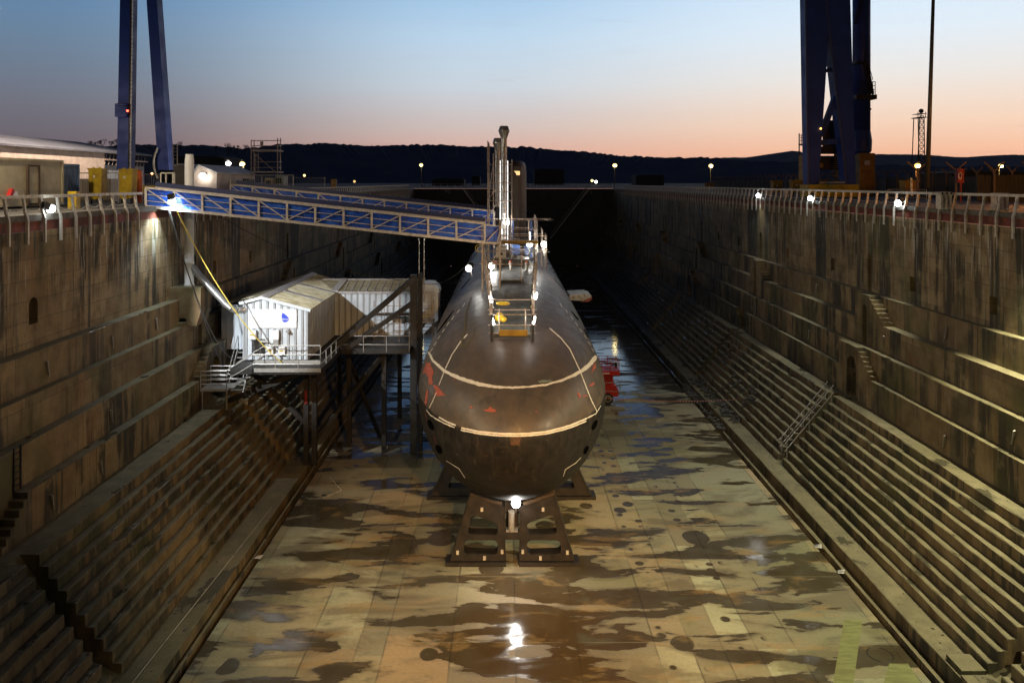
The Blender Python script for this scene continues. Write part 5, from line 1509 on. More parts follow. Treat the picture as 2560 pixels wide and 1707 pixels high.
# algae painted strip and the ring mark on floor
M_ALG = pm('algae_green', (.22,.24,.085), .65, (.16,.165,.06), 2.5, bump=.2, stretch=(.5,2,1))
def floor_quad(pxs, mat, name, label, cat, z=.004):
    pts = []
    for x_, y_ in pxs:
        D = CZ*F/(y_-456); pts.append(((x_-1265)*D/F, D, z))
    m = MB(); m.ngon(pts); tag(m.build(name, mat, fix=False), label, cat)
floor_quad([(2110,1548),(2156,1548),(2132,1720),(2080,1720)], M_ALG, 'floor_stain', 'long yellow green algae strip on the floor near the right gutter', 'stain')
floor_quad([(2223,1658),(2270,1658),(2310,1720),(2205,1720)], M_ALG, 'floor_stain', 'short yellow green algae patch at the right bottom of the floor', 'stain')
m = MB(); D = CZ*F/(1636-456)
m.torus(((2200-1265)*D/F, D, .004), .46, .02, 'z', 26, 4); tag(m.build('ring_mark', M_DARK), 'thin dark ring drawn on the floor beside the algae strip', 'mark')
# litter in the gutter
for (x_, y_, mat, lab) in ((2045,1368,M_SIGN,'white plastic scrap floating in the right gutter'), (2103,1432,M_SIGN,'smaller white scrap in the right gutter, nearer the viewer'), (645,1395,M_SIGN,'white scrap lying in the left gutter'), (425,1495,M_SIGN,'white scrap caught on the left altar step')):
    D = CZ*F/(y_-456); X = (x_-1265)*D/F; m = MB()
    for k in range(3): m.quad((X-.2+.1*k,D-.12,.06*k+.05),(X+.15,D-.1+.05*k,.02+.05*k),(X+.22,D+.14,.10),(X-.12,D+.12+.05*k,.03))
    if x_ == 425: m.v = [(a_, b_, c_+1.25) for a_, b_, c_ in m.v]
    tag(m.build('plastic_scrap', mat, fix=False), lab, 'litter')
# striped line zigzag and thin rope on the left gallery
m = MB(); pts = [(-10.6,47.6,.03),(-9.5,45.6,.03),(-10.3,44.5,.03)]
m.path(pts, .025, 5); tag(m.build('chain_line', M_WHITE), 'short pale chain lying bent on the floor by the platform foot', 'chain')
m = MB(); m.tube((-12.45,42,.54), (-13.0,24,.54), .018, 5); tag(m.build('guide_rope', M_WHITE), 'thin pale rope running along the left gallery', 'rope')
# lifebuoy-like red hose on platform column
m = MB(); m.box(-12.3,-12.15,48.2,48.28,4.3,5.1); tag(m.build('fire_point', M_REDD), 'small red box on the dark platform column', 'box')

# ------------------------------------------------------------ cranes
def boxleg(pts_t, pts_b, D0, D1, name, mat, root, tD=None):
    """tapering box leg between two horizontal edges given in native pixels"""
    (xa0, xa1, ya), (xb0, xb1, yb) = pts_t, pts_b
    a0, a1 = P(xa0, ya, D0), P(xa1, ya, D0); b0, b1 = P(xb0, yb, D0), P(xb1, yb, D0)
    w = D1-D0; m = MB(); i = 0
    up = [a0, a1, a1+Vector((0,w,0)), a0+Vector((0,w,0))]; dn = [b0, b1, b1+Vector((0,w,0)), b0+Vector((0,w,0))]
    m.v = [tuple(v) for v in up+dn]; m.f = [(0,1,2,3),(7,6,5,4),(0,4,5,1),(1,5,6,2),(2,6,7,3),(3,7,4,0)]
    return m.build(name, mat, root)
rc = thing('gantry_crane', (31, 76, zq), 'massive dark blue crane legs on a yellow base over the right railing', 'crane')
D = 75.0
boxleg((2010,2095,-260), (2022,2047,461), D, D+1.5, 'crane_leg', M_CRANE, rc)
boxleg((2035,2118,-260), (2117,2140,461), D+.01, D+1.51, 'crane_leg', M_CRANE, rc)
# pale strips that paint light onto the edges of the box legs
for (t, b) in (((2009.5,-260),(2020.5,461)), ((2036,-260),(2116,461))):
    p, q = P(*t, D-.05), P(*b, D-.05); m = MB(); m.bar(p, q, .16, .12); m.build('lit_edge_strip', pm('lit_edge_blue', (.05,.07,.22), .4), rc)
m = MB(); bx = P(2145,0,80).x; m.tube((bx+.35, 80, P(0,381,80).z), (bx+.35, 80, P(0,-260,80).z), .85, 20); m.build('crane_column', M_CRANE, rc, smooth=True)
m = MB(); m.lathe((bx+.35, 80, P(0,392,80).z), [(.5,0),(.95,.55),(1.0,1.6),(.86,2.6)], 20); m.build('column_foot', M_CRANE, rc)
m = MB(); m.box(P(2138,0,80).x, P(2176,0,80).x, 79, 82, zq, P(0,384,80).z); m.build('drive_housing', M_YELD, rc)
m = MB(); a_ = P(2161,401,78.9); m.box(a_.x, a_.x+.55, 78.85, 78.98, a_.z-.5, a_.z); m.build('control_box', M_SIGN, rc)
m = MB(); m.box(P(2006,0,80).x, P(2022,0,80).x, 79.4, 81, zq, P(0,388,80).z); m.build('drive_housing', M_YELD, rc)
m = MB(); m.box(P(2019,0,D).x, P(2145,0,D).x, D-.3, D+2, zq, P(0,462,D).z); m.build('base_beam', M_YEL, rc)
m = MB(); m.box(P(2040,0,D).x, P(2117,0,D).x, D, D+1.4, P(0,459,D).z, P(0,455,D).z+.02); m.build('base_cap', M_GALV, rc)
m = MB(); m.bar(P(2052,340,D+.8), P(2092,232,D+.8), .5, .5); m.bar(P(2046,358,D+.8), P(2107,352,D+.8), .6, .5); m.bar(P(2064,178,D+.8), P(2086,172,D+.8), .35, .35); m.build('cross_member', M_CRANE, rc)
m = MB(); m.box(P(2047,0,77).x, P(2112,0,77).x, 77, 79, P(0,384,77).z, P(0,366,77).z); m.build('machine_beam', M_DARK, rc)
m = MB(); m.box(P(2050,0,78).x, P(2108,0,78).x, 78, 80, P(0,425,78).z, P(0,392,78).z); m.box(P(2056,0,78).x, P(2090,0,78).x, 77.5, 78, P(0,366,77).z, P(0,300,77).z); m.build('machinery', M_DARK, rc)
m = MB(); m.box(P(2057,0,76).x, P(2075,0,76).x, 76.8, 77.6, zq, P(0,450,76).z); m.build('switch_cabinet', M_YELD, rc)
m = MB(); a_ = P(2050,0,76.9)
m.box(P(2048,0,77).x, P(2056,0,77).x, 76.8, 77, P(0,420,77).z, P(0,408,77).z); m.build('warning_plate', M_YEL, rc)
# ladder with black and yellow rungs
m = MB()
for k in range(12): m.bar(P(2076+ k*1.2,440-5*k,77.4), P(2092+k*1.2,440-5*k,77.4), .08, .06)
m.build('access_ladder', M_YELD, rc)
# stair and platform on the column
m = MB(); m.box(P(2137,0,79).x, P(2188,0,79).x, 78.6, 80.6, P(0,249,79).z, P(0,238,79).z); m.box(P(2137,0,79).x, P(2163,0,79).x, 78.8,80.2, P(0,160,79).z, P(0,155,79).z); m.build('platform_deck', M_DARK, rc)
m = MB()
for py in (205, 215, 225): m.tube(P(2150,py,78.7), P(2188,py,78.7), .035)
for px_ in (2152, 2168, 2182, 2188): m.tube(P(px_,240,78.7), P(px_,204,78.7), .04)
m.tube(P(2163,130,79), P(2182,200,79), .04); m.tube(P(2164,150,79), P(2180,212,79), .04); m.tube(P(2163,120,79), P(2163,160,79), .04)
m.build('platform_rail', M_DARK, rc)
m = MB(); m.bar(P(2160,160,79), P(2176,238,79), .08, .2); m.bar(P(2168,160,79.6), P(2182,238,79.6), .08, .2)
for k in range(12): m.bar(P(2162+1.2*k,166+6*k,79), P(2172+1.2*k,166+6*k,79), .06, .3)
m.build('stair', M_DARK, rc)
m = MB()
for k in range(14): m.bar(P(2134+.9*k,60-4.5*k,78.8), P(2148+.9*k,58-4.5*k,78.8), .06, .1)
m.build('upper_ladder', M_DARK, rc)
for (px_, py, sg) in ((2169, 272, 1), (2014, 295, -1)):
    c_ = P(px_, py, 79.5); m = MB(); m.prism([(c_.x-sg*.35, c_.z+.4), (c_.x+sg*.35, c_.z-.05), (c_.x+sg*.2, c_.z-.2), (c_.x-sg*.35, c_.z-.35)], 79.3, 79.6); m.build('lifting_eye', M_DARK, rc)
m = MB(); m.bar(P(2018,285,80), P(2016,350,80), .6, .6); m.bar(P(2016,350,80), P(2020,386,80), .5, .5); m.build('rear_leg', M_CRANE, rc)
m = MB(); m.box(P(2003,0,80).x, P(2016,0,80).x, 79.6, 80.4, P(0,364,80).z, P(0,360,80).z)
for py in (338, 345, 352): m.tube(P(2001,py,79.8), P(2016,py,79.8), .04)
for px_ in (2003, 2009): m.tube(P(px_,362,79.8), P(px_,337,79.8), .04)
m.build('side_platform', M_DARK, rc)
m = MB(); m.ball(P(2052,322,D-.1), .09); m.build('marker_lamp', G_ORA, rc)

lc = thing('gantry_crane', (-46, 95, zq), 'slimmer blue crane legs behind the yellow boxes on the left quay', 'crane')
D = 95.0; k_ = 1.0884
boxleg((279.5*k_,304.5*k_,-230), (268*k_,296*k_,425), D, D+1.6, 'crane_leg', M_CRANE, lc)
boxleg((322*k_,345*k_,-230), (363*k_,388*k_,425), D, D+1.6, 'crane_leg', M_CRANE, lc)
m = MB(); m.bar(P(305.5*k_,-230,D), P(297.5*k_,420,D), .22, .3); m.build('cable_tray', M_GALV, lc)
m = MB(); m.bar(P(303*k_,-230,D-.2), P(295*k_,420,D-.2), .12, .12)
for k in range(60):
    q = P(303*k_-8*k_*k/60*.95, -200+k*10.3, D-.2); m.bar(q, q+Vector((.35,0,0)), .04, .04)
m.build('ladder', M_DARK, lc)
m = MB(); a_ = P(272*k_,240*k_,D); b_ = P(296*k_,270*k_,D); m.box(a_.x, b_.x, D-.9, D-.02, b_.z, a_.z); m.build('inspection_box', M_CRANE, lc)
m = MB()
for py in (238, 244): m.tube(P(270*k_,py*k_,D-1), P(297*k_,py*k_,D-1), .05)
m.build('box_rail', M_DARK, lc)
m = MB(); m.ball(P(293*k_,255*k_,D-1.1), .14); m.build('marker_lamp', G_REDL, lc)
m = MB(); m.path([P((362-9*math.sin(k/10*math.pi))*k_, (340+7*k)*k_, D-.3) for k in range(11)], .12, 6); m.build('cable_loop', M_WHITE, lc)
m = MB(); m.box(P(262*k_,0,D).x, P(396*k_,0,D).x, D-1, D+3, zq, zq+1.0); m.build('base_beam', M_YEL, lc)

fl_ = MB(); fl_.box(-49.0, -48.2, 98.0, 98.6, 44.5, 45.1); fl_.build('added_crane_flood', M_DARK, lc)  # unseen flood added above the frame to light the hall wall
fl_ = MB(); fl_.box(-48.9, -48.3, 98.1, 98.5, 44.44, 44.49); fl_.build('added_flood_lens', G_WHITE, lc)
put_light(lc, lamp_data('added_crane_flood', 'SPOT', 120000, (1,.80,.64), .4, 75, .6), (-48.6, 98.3, 44.3), (-60, 106, 19))

# ------------------------------------------------------------ left quay
def container(name, x0, x1, D0, D1, h, mat, label, ribs=.3, door=True):
    root = thing(name, ((x0+x1)/2, D0, zq), label, 'container')
    m = MB(); m.box(x0, x1, D0, D1, zq+.12, zq+h); m.build('container_body', mat, root)
    m = MB(); k = x0+.15
    if ribs == 0: k = 1e9
    while k < x1-.1: m.box(k, k+ribs*.5, D0-.035, D0, zq+.3, zq+h-.15); k += ribs
    k = D0+.2 if ribs else 1e9
    while k < D1: m.box(x1, x1+.03, k, k+ribs*.5, zq+.3, zq+h-.15); k += ribs
    if m.f: m.build('side_corrugation', mat, root)
    m = MB()
    for zz in (zq+.12, zq+h-.12): m.box(x0-.02, x1+.05, D0-.06, D0-.0, zz, zz+.13)
    for xx in (x0-.02, x1-.08): m.box(xx, xx+.12, D0-.06, D0, zq+.12, zq+h)
    for zz in (zq+.12, zq+h-.12): m.box(x1, x1+.06, D0, D1+.05, zz, zz+.13)
    for yy in (D1-.1,): m.box(x1, x1+.07, yy, yy+.16, zq+.12, zq+h)
    m.build('corner_frame', mat, root)
    return root
cA = container('cream_container', -28.0, -25.4, 34, 45.2, 2.62, M_CREAM, 'weathered cream container with a narrow door at the left quay edge', 0)
m = MB(); m.box(-25.41, -25.34, 41.9, 42.75, zq+.15, zq+2.2); dr_ = m.build('door', M_CREAM, cA)
m = MB(); m.box(-25.41, -25.28, 41.78, 41.9, zq+.1, zq+2.3); m.box(-25.41, -25.28, 42.75, 42.87, zq+.1, zq+2.3); m.box(-25.41,-25.28,41.9,42.75,zq+2.2,zq+2.3); m.build('door_frame', M_TIMBER, dr_)
m = MB(); m.box(-25.40, -25.36, 40.5, 41.0, zq+.55, zq+.9); m.build('notice', M_SIGN, cA)
m = MB(); m.bar((-25.3, 40.15, zq+.55), (-25.3, 40.45, zq+1.0), .2, .2); m.build('fire_extinguisher', M_RED, cA)
cB = container('blue_container', -28.3, -25.9, 45.5, 47.8, 2.45, M_CBLUE, 'blue corrugated container standing behind the end of the cream one', .22)
def ybox(x0, x1, D, py, label, mat=M_YEL, lid=True):
    a_, b_ = P(x0, py, D), P(x1, py, D)
    root = thing('yellow_box', ((a_.x+b_.x)/2, D, zq), label, 'equipment box', 'yellow equipment boxes standing on the quays')
    w_ = b_.x-a_.x
    m = MB(); m.prism([(a_.x+w_*.06, zq+.35), (b_.x-w_*.06, zq+.35), (b_.x, a_.z-.12), (a_.x, a_.z-.12)], D, D+w_*.9); m.build('box_body', mat, root)
    m = MB(); m.box(a_.x-.05, b_.x+.05, D-.05, D+w_*.9+.05, a_.z-.12, a_.z-.04); m.build('lid', mat, root)
    m = MB()
    for t in (.25, .72): m.box(a_.x+w_*t, a_.x+w_*t+.12, D+.1, D+.2, a_.z-.04, a_.z+.03)
    m.build('lifting_lug', mat, root)
    m = MB(); m.box(a_.x+w_*.3, a_.x+w_*.7, D-.15, D, zq+.3, zq+.65); m.build('motor', mat, root)
    m = MB()
    for t in (.1, .8): m.box(a_.x+w_*t, a_.x+w_*t+.1, D+.1, D+.3, zq, zq+.35)
    m.build('foot', M_DARK, root)
    m = MB(); m.box(a_.x+w_*.35, a_.x+w_*.5, D-.012, D-.004, a_.z-.65, a_.z-.5); m.build('label_plate', M_SIGN, root)
    return root
ybox(221, 254, 50, 419, 'bright yellow box nearer the containers on the left quay')
ybox(297, 330, 50.5, 421, 'bright yellow box in front of the slim blue crane leg')
ybox(1933, 1957, 82, 451, 'dull yellow box left of the big crane base, first of the pair', M_YELD)
ybox(1981, 2006, 80, 449, 'dull yellow box touching the big crane base on its left', M_YELD)
ybox(2263, 2297, 66, 450, 'dull yellow box under the orange street lamp', M_YELD)
ybox(2544, 2580, 60, 446, 'yellow box cut by the right picture edge', M_YEL)
ybox(827, 840, 118, 448, 'small yellow box beyond the far gangway', M_YELD)
ybox(1765, 1785, 140, 457, 'tiny ochre box beside the far right railing', M_YELD)
m = MB(); a_ = P(332,425,53); m.tube((a_.x+.25,53.2,zq), (a_.x+.25,53.2,a_.z-.25), .28, 14); m.ball((a_.x+.25,53.2,a_.z-.25), .28); tag(m.build('orange_tank', M_ORANGE), 'round topped orange tank behind the second yellow box', 'tank')
m = MB(); a_ = P(180,490,41); m.box(P(180,0,41).x, P(201,0,41).x, 40.6, 41, zq, zq+.9); tag(m.build('yellow_bin', M_YEL), 'low yellow bin behind the left railing', 'bin')
m = MB(); m.box(P(200,0,56).x, P(278,0,56).x, 56, 57, zq, P(0,447,56).z); tag(m.build('site_hoarding', pm('tan_board',(.30,.24,.18),.7,(.24,.19,.14),1)), 'low tan hoarding between the yellow boxes', 'hoarding')
# crowd barriers (thin)
def barrier(px0, px1, D, top, label):
    a_, b_ = P(px0, top, D), P(px1, top, D); root = thing('mesh_barrier', (a_.x, D, zq), label, 'barrier', 'mesh barriers on the quays')
    m = MB(); m.tube((a_.x,D,a_.z), (b_.x,D,a_.z), .035); m.tube((a_.x,D,zq+.15), (b_.x,D,zq+.15), .03)
    n = max(1, int(abs(b_.x-a_.x)/2.2))
    for k in range(n+1): x_ = a_.x+(b_.x-a_.x)*k/n; m.tube((x_,D,zq), (x_,D,a_.z), .035)
    m.build('frame', M_GALV, root)
    m = MB(); n = int(abs(b_.x-a_.x)/.16)
    for k in range(n): x_ = a_.x+(b_.x-a_.x)*k/n; m.bar((x_,D,zq+.15), (x_,D,a_.z), .012, .012)
    m.build('mesh_bars', M_GALV, root)
barrier(198, 296, 52, 433, 'mesh barrier beside the first yellow box')
barrier(355, 402, 54, 436, 'mesh barrier left of the white pipe')
barrier(577, 733, 66, 438, 'mesh barrier beyond the far gangway under the scaffold tower')
barrier(733, 812, 84, 444, 'mesh barrier farther along the left quay')
barrier(2220, 2316, 62, 474, 'low barrier behind the right railing')
fr = thing('pipe_frame', (-21, 48, zq), 'white steel pipe frame left of the white vent pipe', 'frame')
m = MB()
for px_ in (402, 415, 432, 436): m.tube((P(px_,0,47.5).x,47.5,zq), (P(px_,0,47.5).x,47.5,P(0,433,47.5).z), .05)
m.tube(P(402,433,47.5), P(436,433,47.5), .05); m.tube(P(402,433,48.5), P(436,433,48.5), .05); m.build('frame_tube', M_WHITE, fr)
# long wrapped building
lb = thing('wrapped_hall', (-60, 110, zq), 'long low hall wrapped in pale sheeting behind the containers', 'hall')
m = MB(); m.box(-84, -60, 60, 118, zq, CZ+4.35); m.build('wall', M_WRAP, lb)
m = MB(); m.prism([(-59.6, CZ+4.35), (-59.6, CZ+4.62), (-72, CZ+6.8), (-84.4, CZ+4.62), (-84.4, CZ+4.35)], 59.5, 133); m.build('roof', pm('hall_roof', (.16,.17,.20), .6, (.12,.12,.14), .3), lb)
m = MB(); m.box(-84, -60.5, 118, 132, zq, CZ+2.6); m.build('wall', pm('grey_wrap', (.34,.38,.42), .4, (.22,.25,.28), 1.0, bump=.8), lb)
m = MB(); m.box(-60.2, -59.8, 118, 132, CZ+3.3, CZ+3.5); 
for k in range(12): m.bar((-60,118+1.15*k,CZ+2.6), (-60,118.6+1.15*k,CZ+4.2), .08, .08)
m.build('scaffold_band', M_STEEL, lb)
# white tent pair
def tent(px0, px1, apx, pye, pya, D0, D1, label, mat=M_WRAP):
    a_, b_, t_ = P(px0, pye, D0), P(px1, pye, D0), P(apx, pya, D0)
    root = thing('storage_tent', (t_.x, D0, zq), label, 'tent', 'white tents on the left quay')
    m = MB(); m.prism([(a_.x, zq), (b_.x, zq), (b_.x, b_.z), (t_.x, t_.z), (a_.x, a_.z)], D0, D1); m.build('tent_wall', mat, root)
    m = MB(); m.prism([(a_.x-.1, a_.z), (t_.x, t_.z), (b_.x+.1, b_.z), (b_.x+.1, b_.z+.08), (t_.x, t_.z+.1), (a_.x-.1, a_.z+.08)], D0-.1, D1+.1); m.build('tent_roof', pm('tent_roof_white', (.62,.62,.64), .5, (.5,.5,.52), 1), root)
    return root
tent(485, 542, 497, 434, 414, 66, 76, 'white gabled tent with a bright lamp on its front')
tent(433, 468, 450, 416, 412, 68, 73, 'grey flat topped tent behind the white vent pipe', pm('tent_grey', (.34,.30,.27), .6, (.28,.25,.22), 1))
floodlight(P(507, 440, 65.6), (-24, 50, 14), 'bright lamp hung on the white gabled tent', 420, r=.26, angle=140, mat=G_WHITE, pole=P(507, 430, 65.9))
# scaffold tower on quay
st = thing('scaffold_tower', (-23, 76, zq), 'tall scaffold tower with two boarded lifts on the left quay', 'scaffolding')
D = 76
m = MB()
for y_, off in ((76, 0), (78, 6)):
    for px_, tp in ((628,350),(694,345)): m.tube((P(px_+off*1.2,0,y_).x,y_,zq), (P(px_+off*1.2,0,y_).x,y_,P(0,tp,y_).z), .045)
m.build('standards', M_STEEL, st)
m = MB()
for py in (352, 365, 405, 419):
    m.tube(P(628,py,76), P(694,py,76), .04); m.tube(P(635,py,78), P(704,py,78), .04); m.tube(P(694,py,76), P(704,py,78), .04); m.tube(P(628,py,76), P(635,py,78), .04)
m.tube(P(632,380,76), P(688,430,76), .04); m.build('ledgers', M_STEEL, st)
for py in (376, 430):
    m = MB(); m.box(P(630,0,76).x, P(694,0,76).x, 75.9, 78, P(0,py+2,76).z, P(0,py-1.5,76).z); m.build('board_deck', M_BEIGE, st)
m = MB()
for px_ in (637.5, 646): m.tube(P(px_,430,76.5), P(px_,384,76.5), .035)
for k in range(9): m.tube(P(637.5,386+5*k,76.5), P(646,386+5*k,76.5), .03)
m.build('ladder', M_GALV, st)
m = MB(); m.box(P(651,0,76).x, P(659,0,76).x, 75.9, 75.95, P(0,366,76).z, P(0,354,76).z); m.build('sign_plate', M_BEIGE, st)
# aerial frame
m = MB()
for px_ in (432, 443): m.tube(P(px_,412,70), P(px_,360,70), .05)
for k in range(5): m.tube(P(432,362+9*k,70), P(443,362+9*k,70), .04)
tag(m.build('ladder_frame', M_GALV), 'thin ladder frame poking up behind the grey tent', 'ladder')

# clutter behind the far gangway
for (px0, px1, D_, top, mat, nm, lab) in ((603,622,70,448,M_DARK,'skip','dark skip behind the mesh barrier'), (634,652,70,458,M_RED,'red_pump','low red pump unit behind the mesh barrier'), (660,681,71,446,M_CREAM,'small_cabin','small tan cabin behind the mesh barrier'), (686,708,72,440,pm('grey_cabin',(.28,.31,.28),.5,(.2,.22,.2),2),'small_cabin','small grey cabin with a window behind the mesh barrier')):
    a_, b_ = P(px0,top,D_), P(px1,top,D_); root = thing(nm, (a_.x,D_,zq), lab, nm.replace('_',' '))
    m = MB(); m.prism([(a_.x,zq+.1),(b_.x,zq+.1),(b_.x,a_.z),(a_.x+.1,a_.z+.05)], D_, D_+1.6); m.build('body', mat, root)
    m = MB(); m.box(a_.x+.15,b_.x-.15,D_-.03,D_-.002,a_.z-.7,a_.z-.2); m.build('front_panel', M_DARK, root)

# ------------------------------------------------------------ right quay
def bollard(px0, px1, D, top, label):
    a_, b_ = P(px0, top, D), P(px1, top, D); root = thing('striped_barrier', ((a_.x+b_.x)/2, D, zq), label, 'barrier block', 'striped barrier blocks on the right quay')
    w_ = b_.x-a_.x
    m = MB()
    for t in (.16, .46, .76): m.box(a_.x+w_*t, a_.x+w_*t+w_*.12, D, D+.5, zq, a_.z-.15)
    m.build('legs', M_WHITE, root)
    m = MB(); m.prism([(a_.x,a_.z-.16),(b_.x,a_.z-.16),(b_.x-.02,a_.z-.06),(b_.x-.12,a_.z),(a_.x+.12,a_.z),(a_.x+.02,a_.z-.06)], D-.05, D+.55); m.build('cap', M_WHITE, root)
    m = MB()
    for t in (.15, .45, .75): m.box(a_.x+w_*t, a_.x+w_*t+w_*.12, D-.056, D+.0, a_.z-.13, a_.z-.02)
    m.build('stripe', M_STAIR, root)
bollard(2347, 2384, 40.5, 480, 'striped cap block behind the right railing, first left of the picture edge pair')
bollard(2486, 2527, 38.0, 483, 'striped cap block nearest the right picture edge')
bollard(1912, 1933, 78, 471, 'striped cap block left of the first dull yellow box')
bollard(1959, 1981, 76, 471, 'striped cap block between the two dull yellow boxes')
lbs = thing('lifebuoy_station', (P(2402,0,55).x, 55, zq), 'red lifebuoy housing on a red post by the right fence', 'lifebuoy')
c_ = P(2402, 440, 55)
m = MB(); m.tube((c_.x,55,zq), (c_.x,55,c_.z-.4), .07); m.build('post', M_REDD, lbs)
m = MB(); m.prism([(c_.x-.28,c_.z-.45),(c_.x+.18,c_.z-.5),(c_.x+.2,c_.z+.48),(c_.x-.22,c_.z+.5)], 54.9, 55.2); m.build('housing', M_REDD, lbs)
m = MB(); m.torus((c_.x-.12,54.86,c_.z), .19, .03, 'y', 18, 6); 
m.v = [((v[0]-c_.x+.12)*.55+c_.x-.12, v[1], (v[2]-c_.z)*1.2+c_.z) for v in m.v]; m.build('ring', M_SIGN, lbs)
m = MB(); m.tube(P(2280,490,45), P(2278,445,45), .06); tag(m.build('marker_pole', M_WHITE), 'short pale pole rising above the right railing', 'pole')
m = MB(); m.tube(P(2318,470,52), P(2337,-120,52), .15, 14, .09)
mp = tag(m.build('lighting_mast', pm('mast_dark_grey',(.04,.04,.036),.5,(.03,.03,.027),1), smooth=True), 'very tall plain dark mast on the right quay, cut by the picture top', 'mast')
m = MB(); m.tube(P(2092,470,110), P(2069,-60,110), .22, 8, .15); tag(m.build('lighting_mast', M_DARK), 'slender dark mast seen between the big crane legs', 'mast')
m = MB(); m.tube(P(1998,470,120), P(1998,334,120), .10, 6); tag(m.build('flag_pole', M_DARK), 'thin short pole left of the big crane', 'pole')
# lattice tower
tt = thing('lattice_tower', (P(2304,0,210).x, 210, zq), 'dark lattice mast with lamp cage beyond the orange lamp', 'lattice tower')
D = 210; m = MB()
for y_ in (210, 213):
    for (b_, t_) in ((2292,2299), (2313,2310)): m.tube((P(b_,0,D).x,y_,zq), (P(t_,0,D).x,y_,P(0,293,D).z), .13, 5)
for k in range(10):
    py0, py1 = 440-15*k, 425-15*k; t0 = (440-py0)/147; t1 = (440-py1)/147
    l0, r0, l1, r1 = 2292+7*t0, 2313-3*t0, 2292+7*t1, 2313-3*t1
    m.tube(P(l0,py0,D), P(r1,py1,D), .09, 4); m.tube(P(r0,py0,D), P(l1,py1,D), .09, 4); m.tube(P(l1,py1,D), P(r1,py1,D), .09, 4)
m.build('lattice', M_DARK, tt)
m = MB(); m.box(P(2295,0,D).x, P(2315,0,D).x, 209.5, 213.5, P(0,295,D).z, P(0,293,D).z); m.box(P(2297,0,D).x, P(2315,0,D).x, 209.5, 213.5, P(0,285,D).z, P(0,284,D).z)
for px_ in (2295, 2303, 2314): m.tube(P(px_,294,D), P(px_,280,D), .1, 4)
m.build('top_cage', M_DARK, tt)
m = MB(); m.ball(P(2303,278,D), .6); m.build('radar_head', M_DARK, tt)
# security fence with cranked arms
sf = thing('security_fence', (44, 60, zq), 'dark security fence with cranked barbed arms along the right quay', 'fence')
m = MB(); fx0, fy0, fx1, fy1 = 38.0, 57.0, 44, 168
npst = 46
posts = []
for k in range(npst):
    t = (k/(npst-1)); D_ = fy0+(fy1-fy0)*t; X = fx0+(fx1-fx0)*t; posts.append((X, D_))
for i, (X, D_) in enumerate(posts):
    mm = MB(); mm.bar((X,D_,zq), (X,D_,zq+2.1), .10, .10); mm.bar((X,D_,zq+2.1), (X-.45,D_,zq+2.6), .09, .09); mm.bar((X,D_,zq+2.1), (X+.45,D_,zq+2.6), .09, .09); mm.build('fence_post', pm('fence_post_brown',(.14,.10,.07),.7) if i == 0 else MATS['fence_post_brown'], sf)
m.quad((fx0+.1,fy0,zq), (fx1+.1,fy1,zq), (fx1+.1,fy1,zq+1.85), (fx0+.1,fy0,zq+1.85))
m.build('fence_panel', M_TOWN, sf, fix=False)
sf2 = thing('security_fence', (40, 57, zq), 'dark boarded fence with cranked arms at the right picture edge', 'fence')
m = MB(); m.box(34, 60, 57, 57.08, zq, zq+1.9)
k = 34
while k < 60: m.box(k,k+.12,56.95,57,zq,zq+1.88); k += .3
m.build('fence_panel', M_TOWN, sf2)
for k in range(9):
    X = 29.5+2.75*k; mm = MB(); mm.bar((X,56.6,zq), (X,56.6,zq+2.2), .11, .11); mm.bar((X,56.6,zq+2.2), (X-.75,56.6,zq+2.85), .09, .09); mm.bar((X,56.6,zq+2.2), (X+.75,56.6,zq+2.85), .09, .09); mm.build('fence_post', MATS['fence_post_brown'], sf2)

# ------------------------------------------------------------ street lamps
SL = 'street lamps beyond the dock'
def street(px, py, D, mat, col, pw, label, r=.5, red=False):
    c_ = P(px, py, D); root = thing('street_lamp', (c_.x, D+.3, zq), label, 'street lamp', SL)
    m = MB(); m.tube((c_.x, D+.3, zq), (c_.x, D+.3, c_.z+.25), .09, 6); m.bar((c_.x, D+.4, c_.z+r+.1), (c_.x, D-.5, c_.z+r+.15), .12, .08); m.build('pole', M_DARK, root)
    m = MB(); m.ball((c_.x, D-.1, c_.z), r, 8, .8); m.build('lamp_globe', mat, root)
    put_light(root, lamp_data('street', 'POINT', pw, col, .3), (c_.x, D-.1-r-.15, c_.z-.3))
street(571.5, 409, 95, G_WHITE, (.95,1,.9), 500, 'white street lamp right of the gabled tent', .30)
street(606.5, 410, 95, G_YEL, (1,.8,.35), 500, 'yellow street lamp left of the scaffold tower', .32)
street(1053, 413, 190, G_YEL, (1,.75,.28), 120, 'yellow street lamp above the far end of the left railing', .45)
street(1537, 414, 190, G_YEL, (1,.75,.28), 120, 'yellow street lamp right of the fin above the dock gate', .55)
street(1777, 415, 175, G_YEL, (1,.72,.25), 600, 'yellow street lamp left of the two dull yellow boxes', .5)
street(2293, 414.5, 100, G_ORA, (1,.36,.06), 1400, 'orange street lamp at the foot of the lattice tower', .36)
street(2501, 415, 105, G_YEL, (1,.7,.22), 500, 'yellow street lamp beside the right boarded fence', .30)
street(-55, 60, 36, G_WHITE, (1,.84,.62), 5200, 'added tall lamp out of view on the left quay, lighting containers and boxes', .3)  # lamp added out of view to light the quay boxes and containers
street(-120, 230, 76, G_WHITE, (1,.84,.74), 3500, 'added tall lamp out of view beside the wrapped hall, lighting the crane legs', .3)  # another lamp added out of view, for crane legs and hall
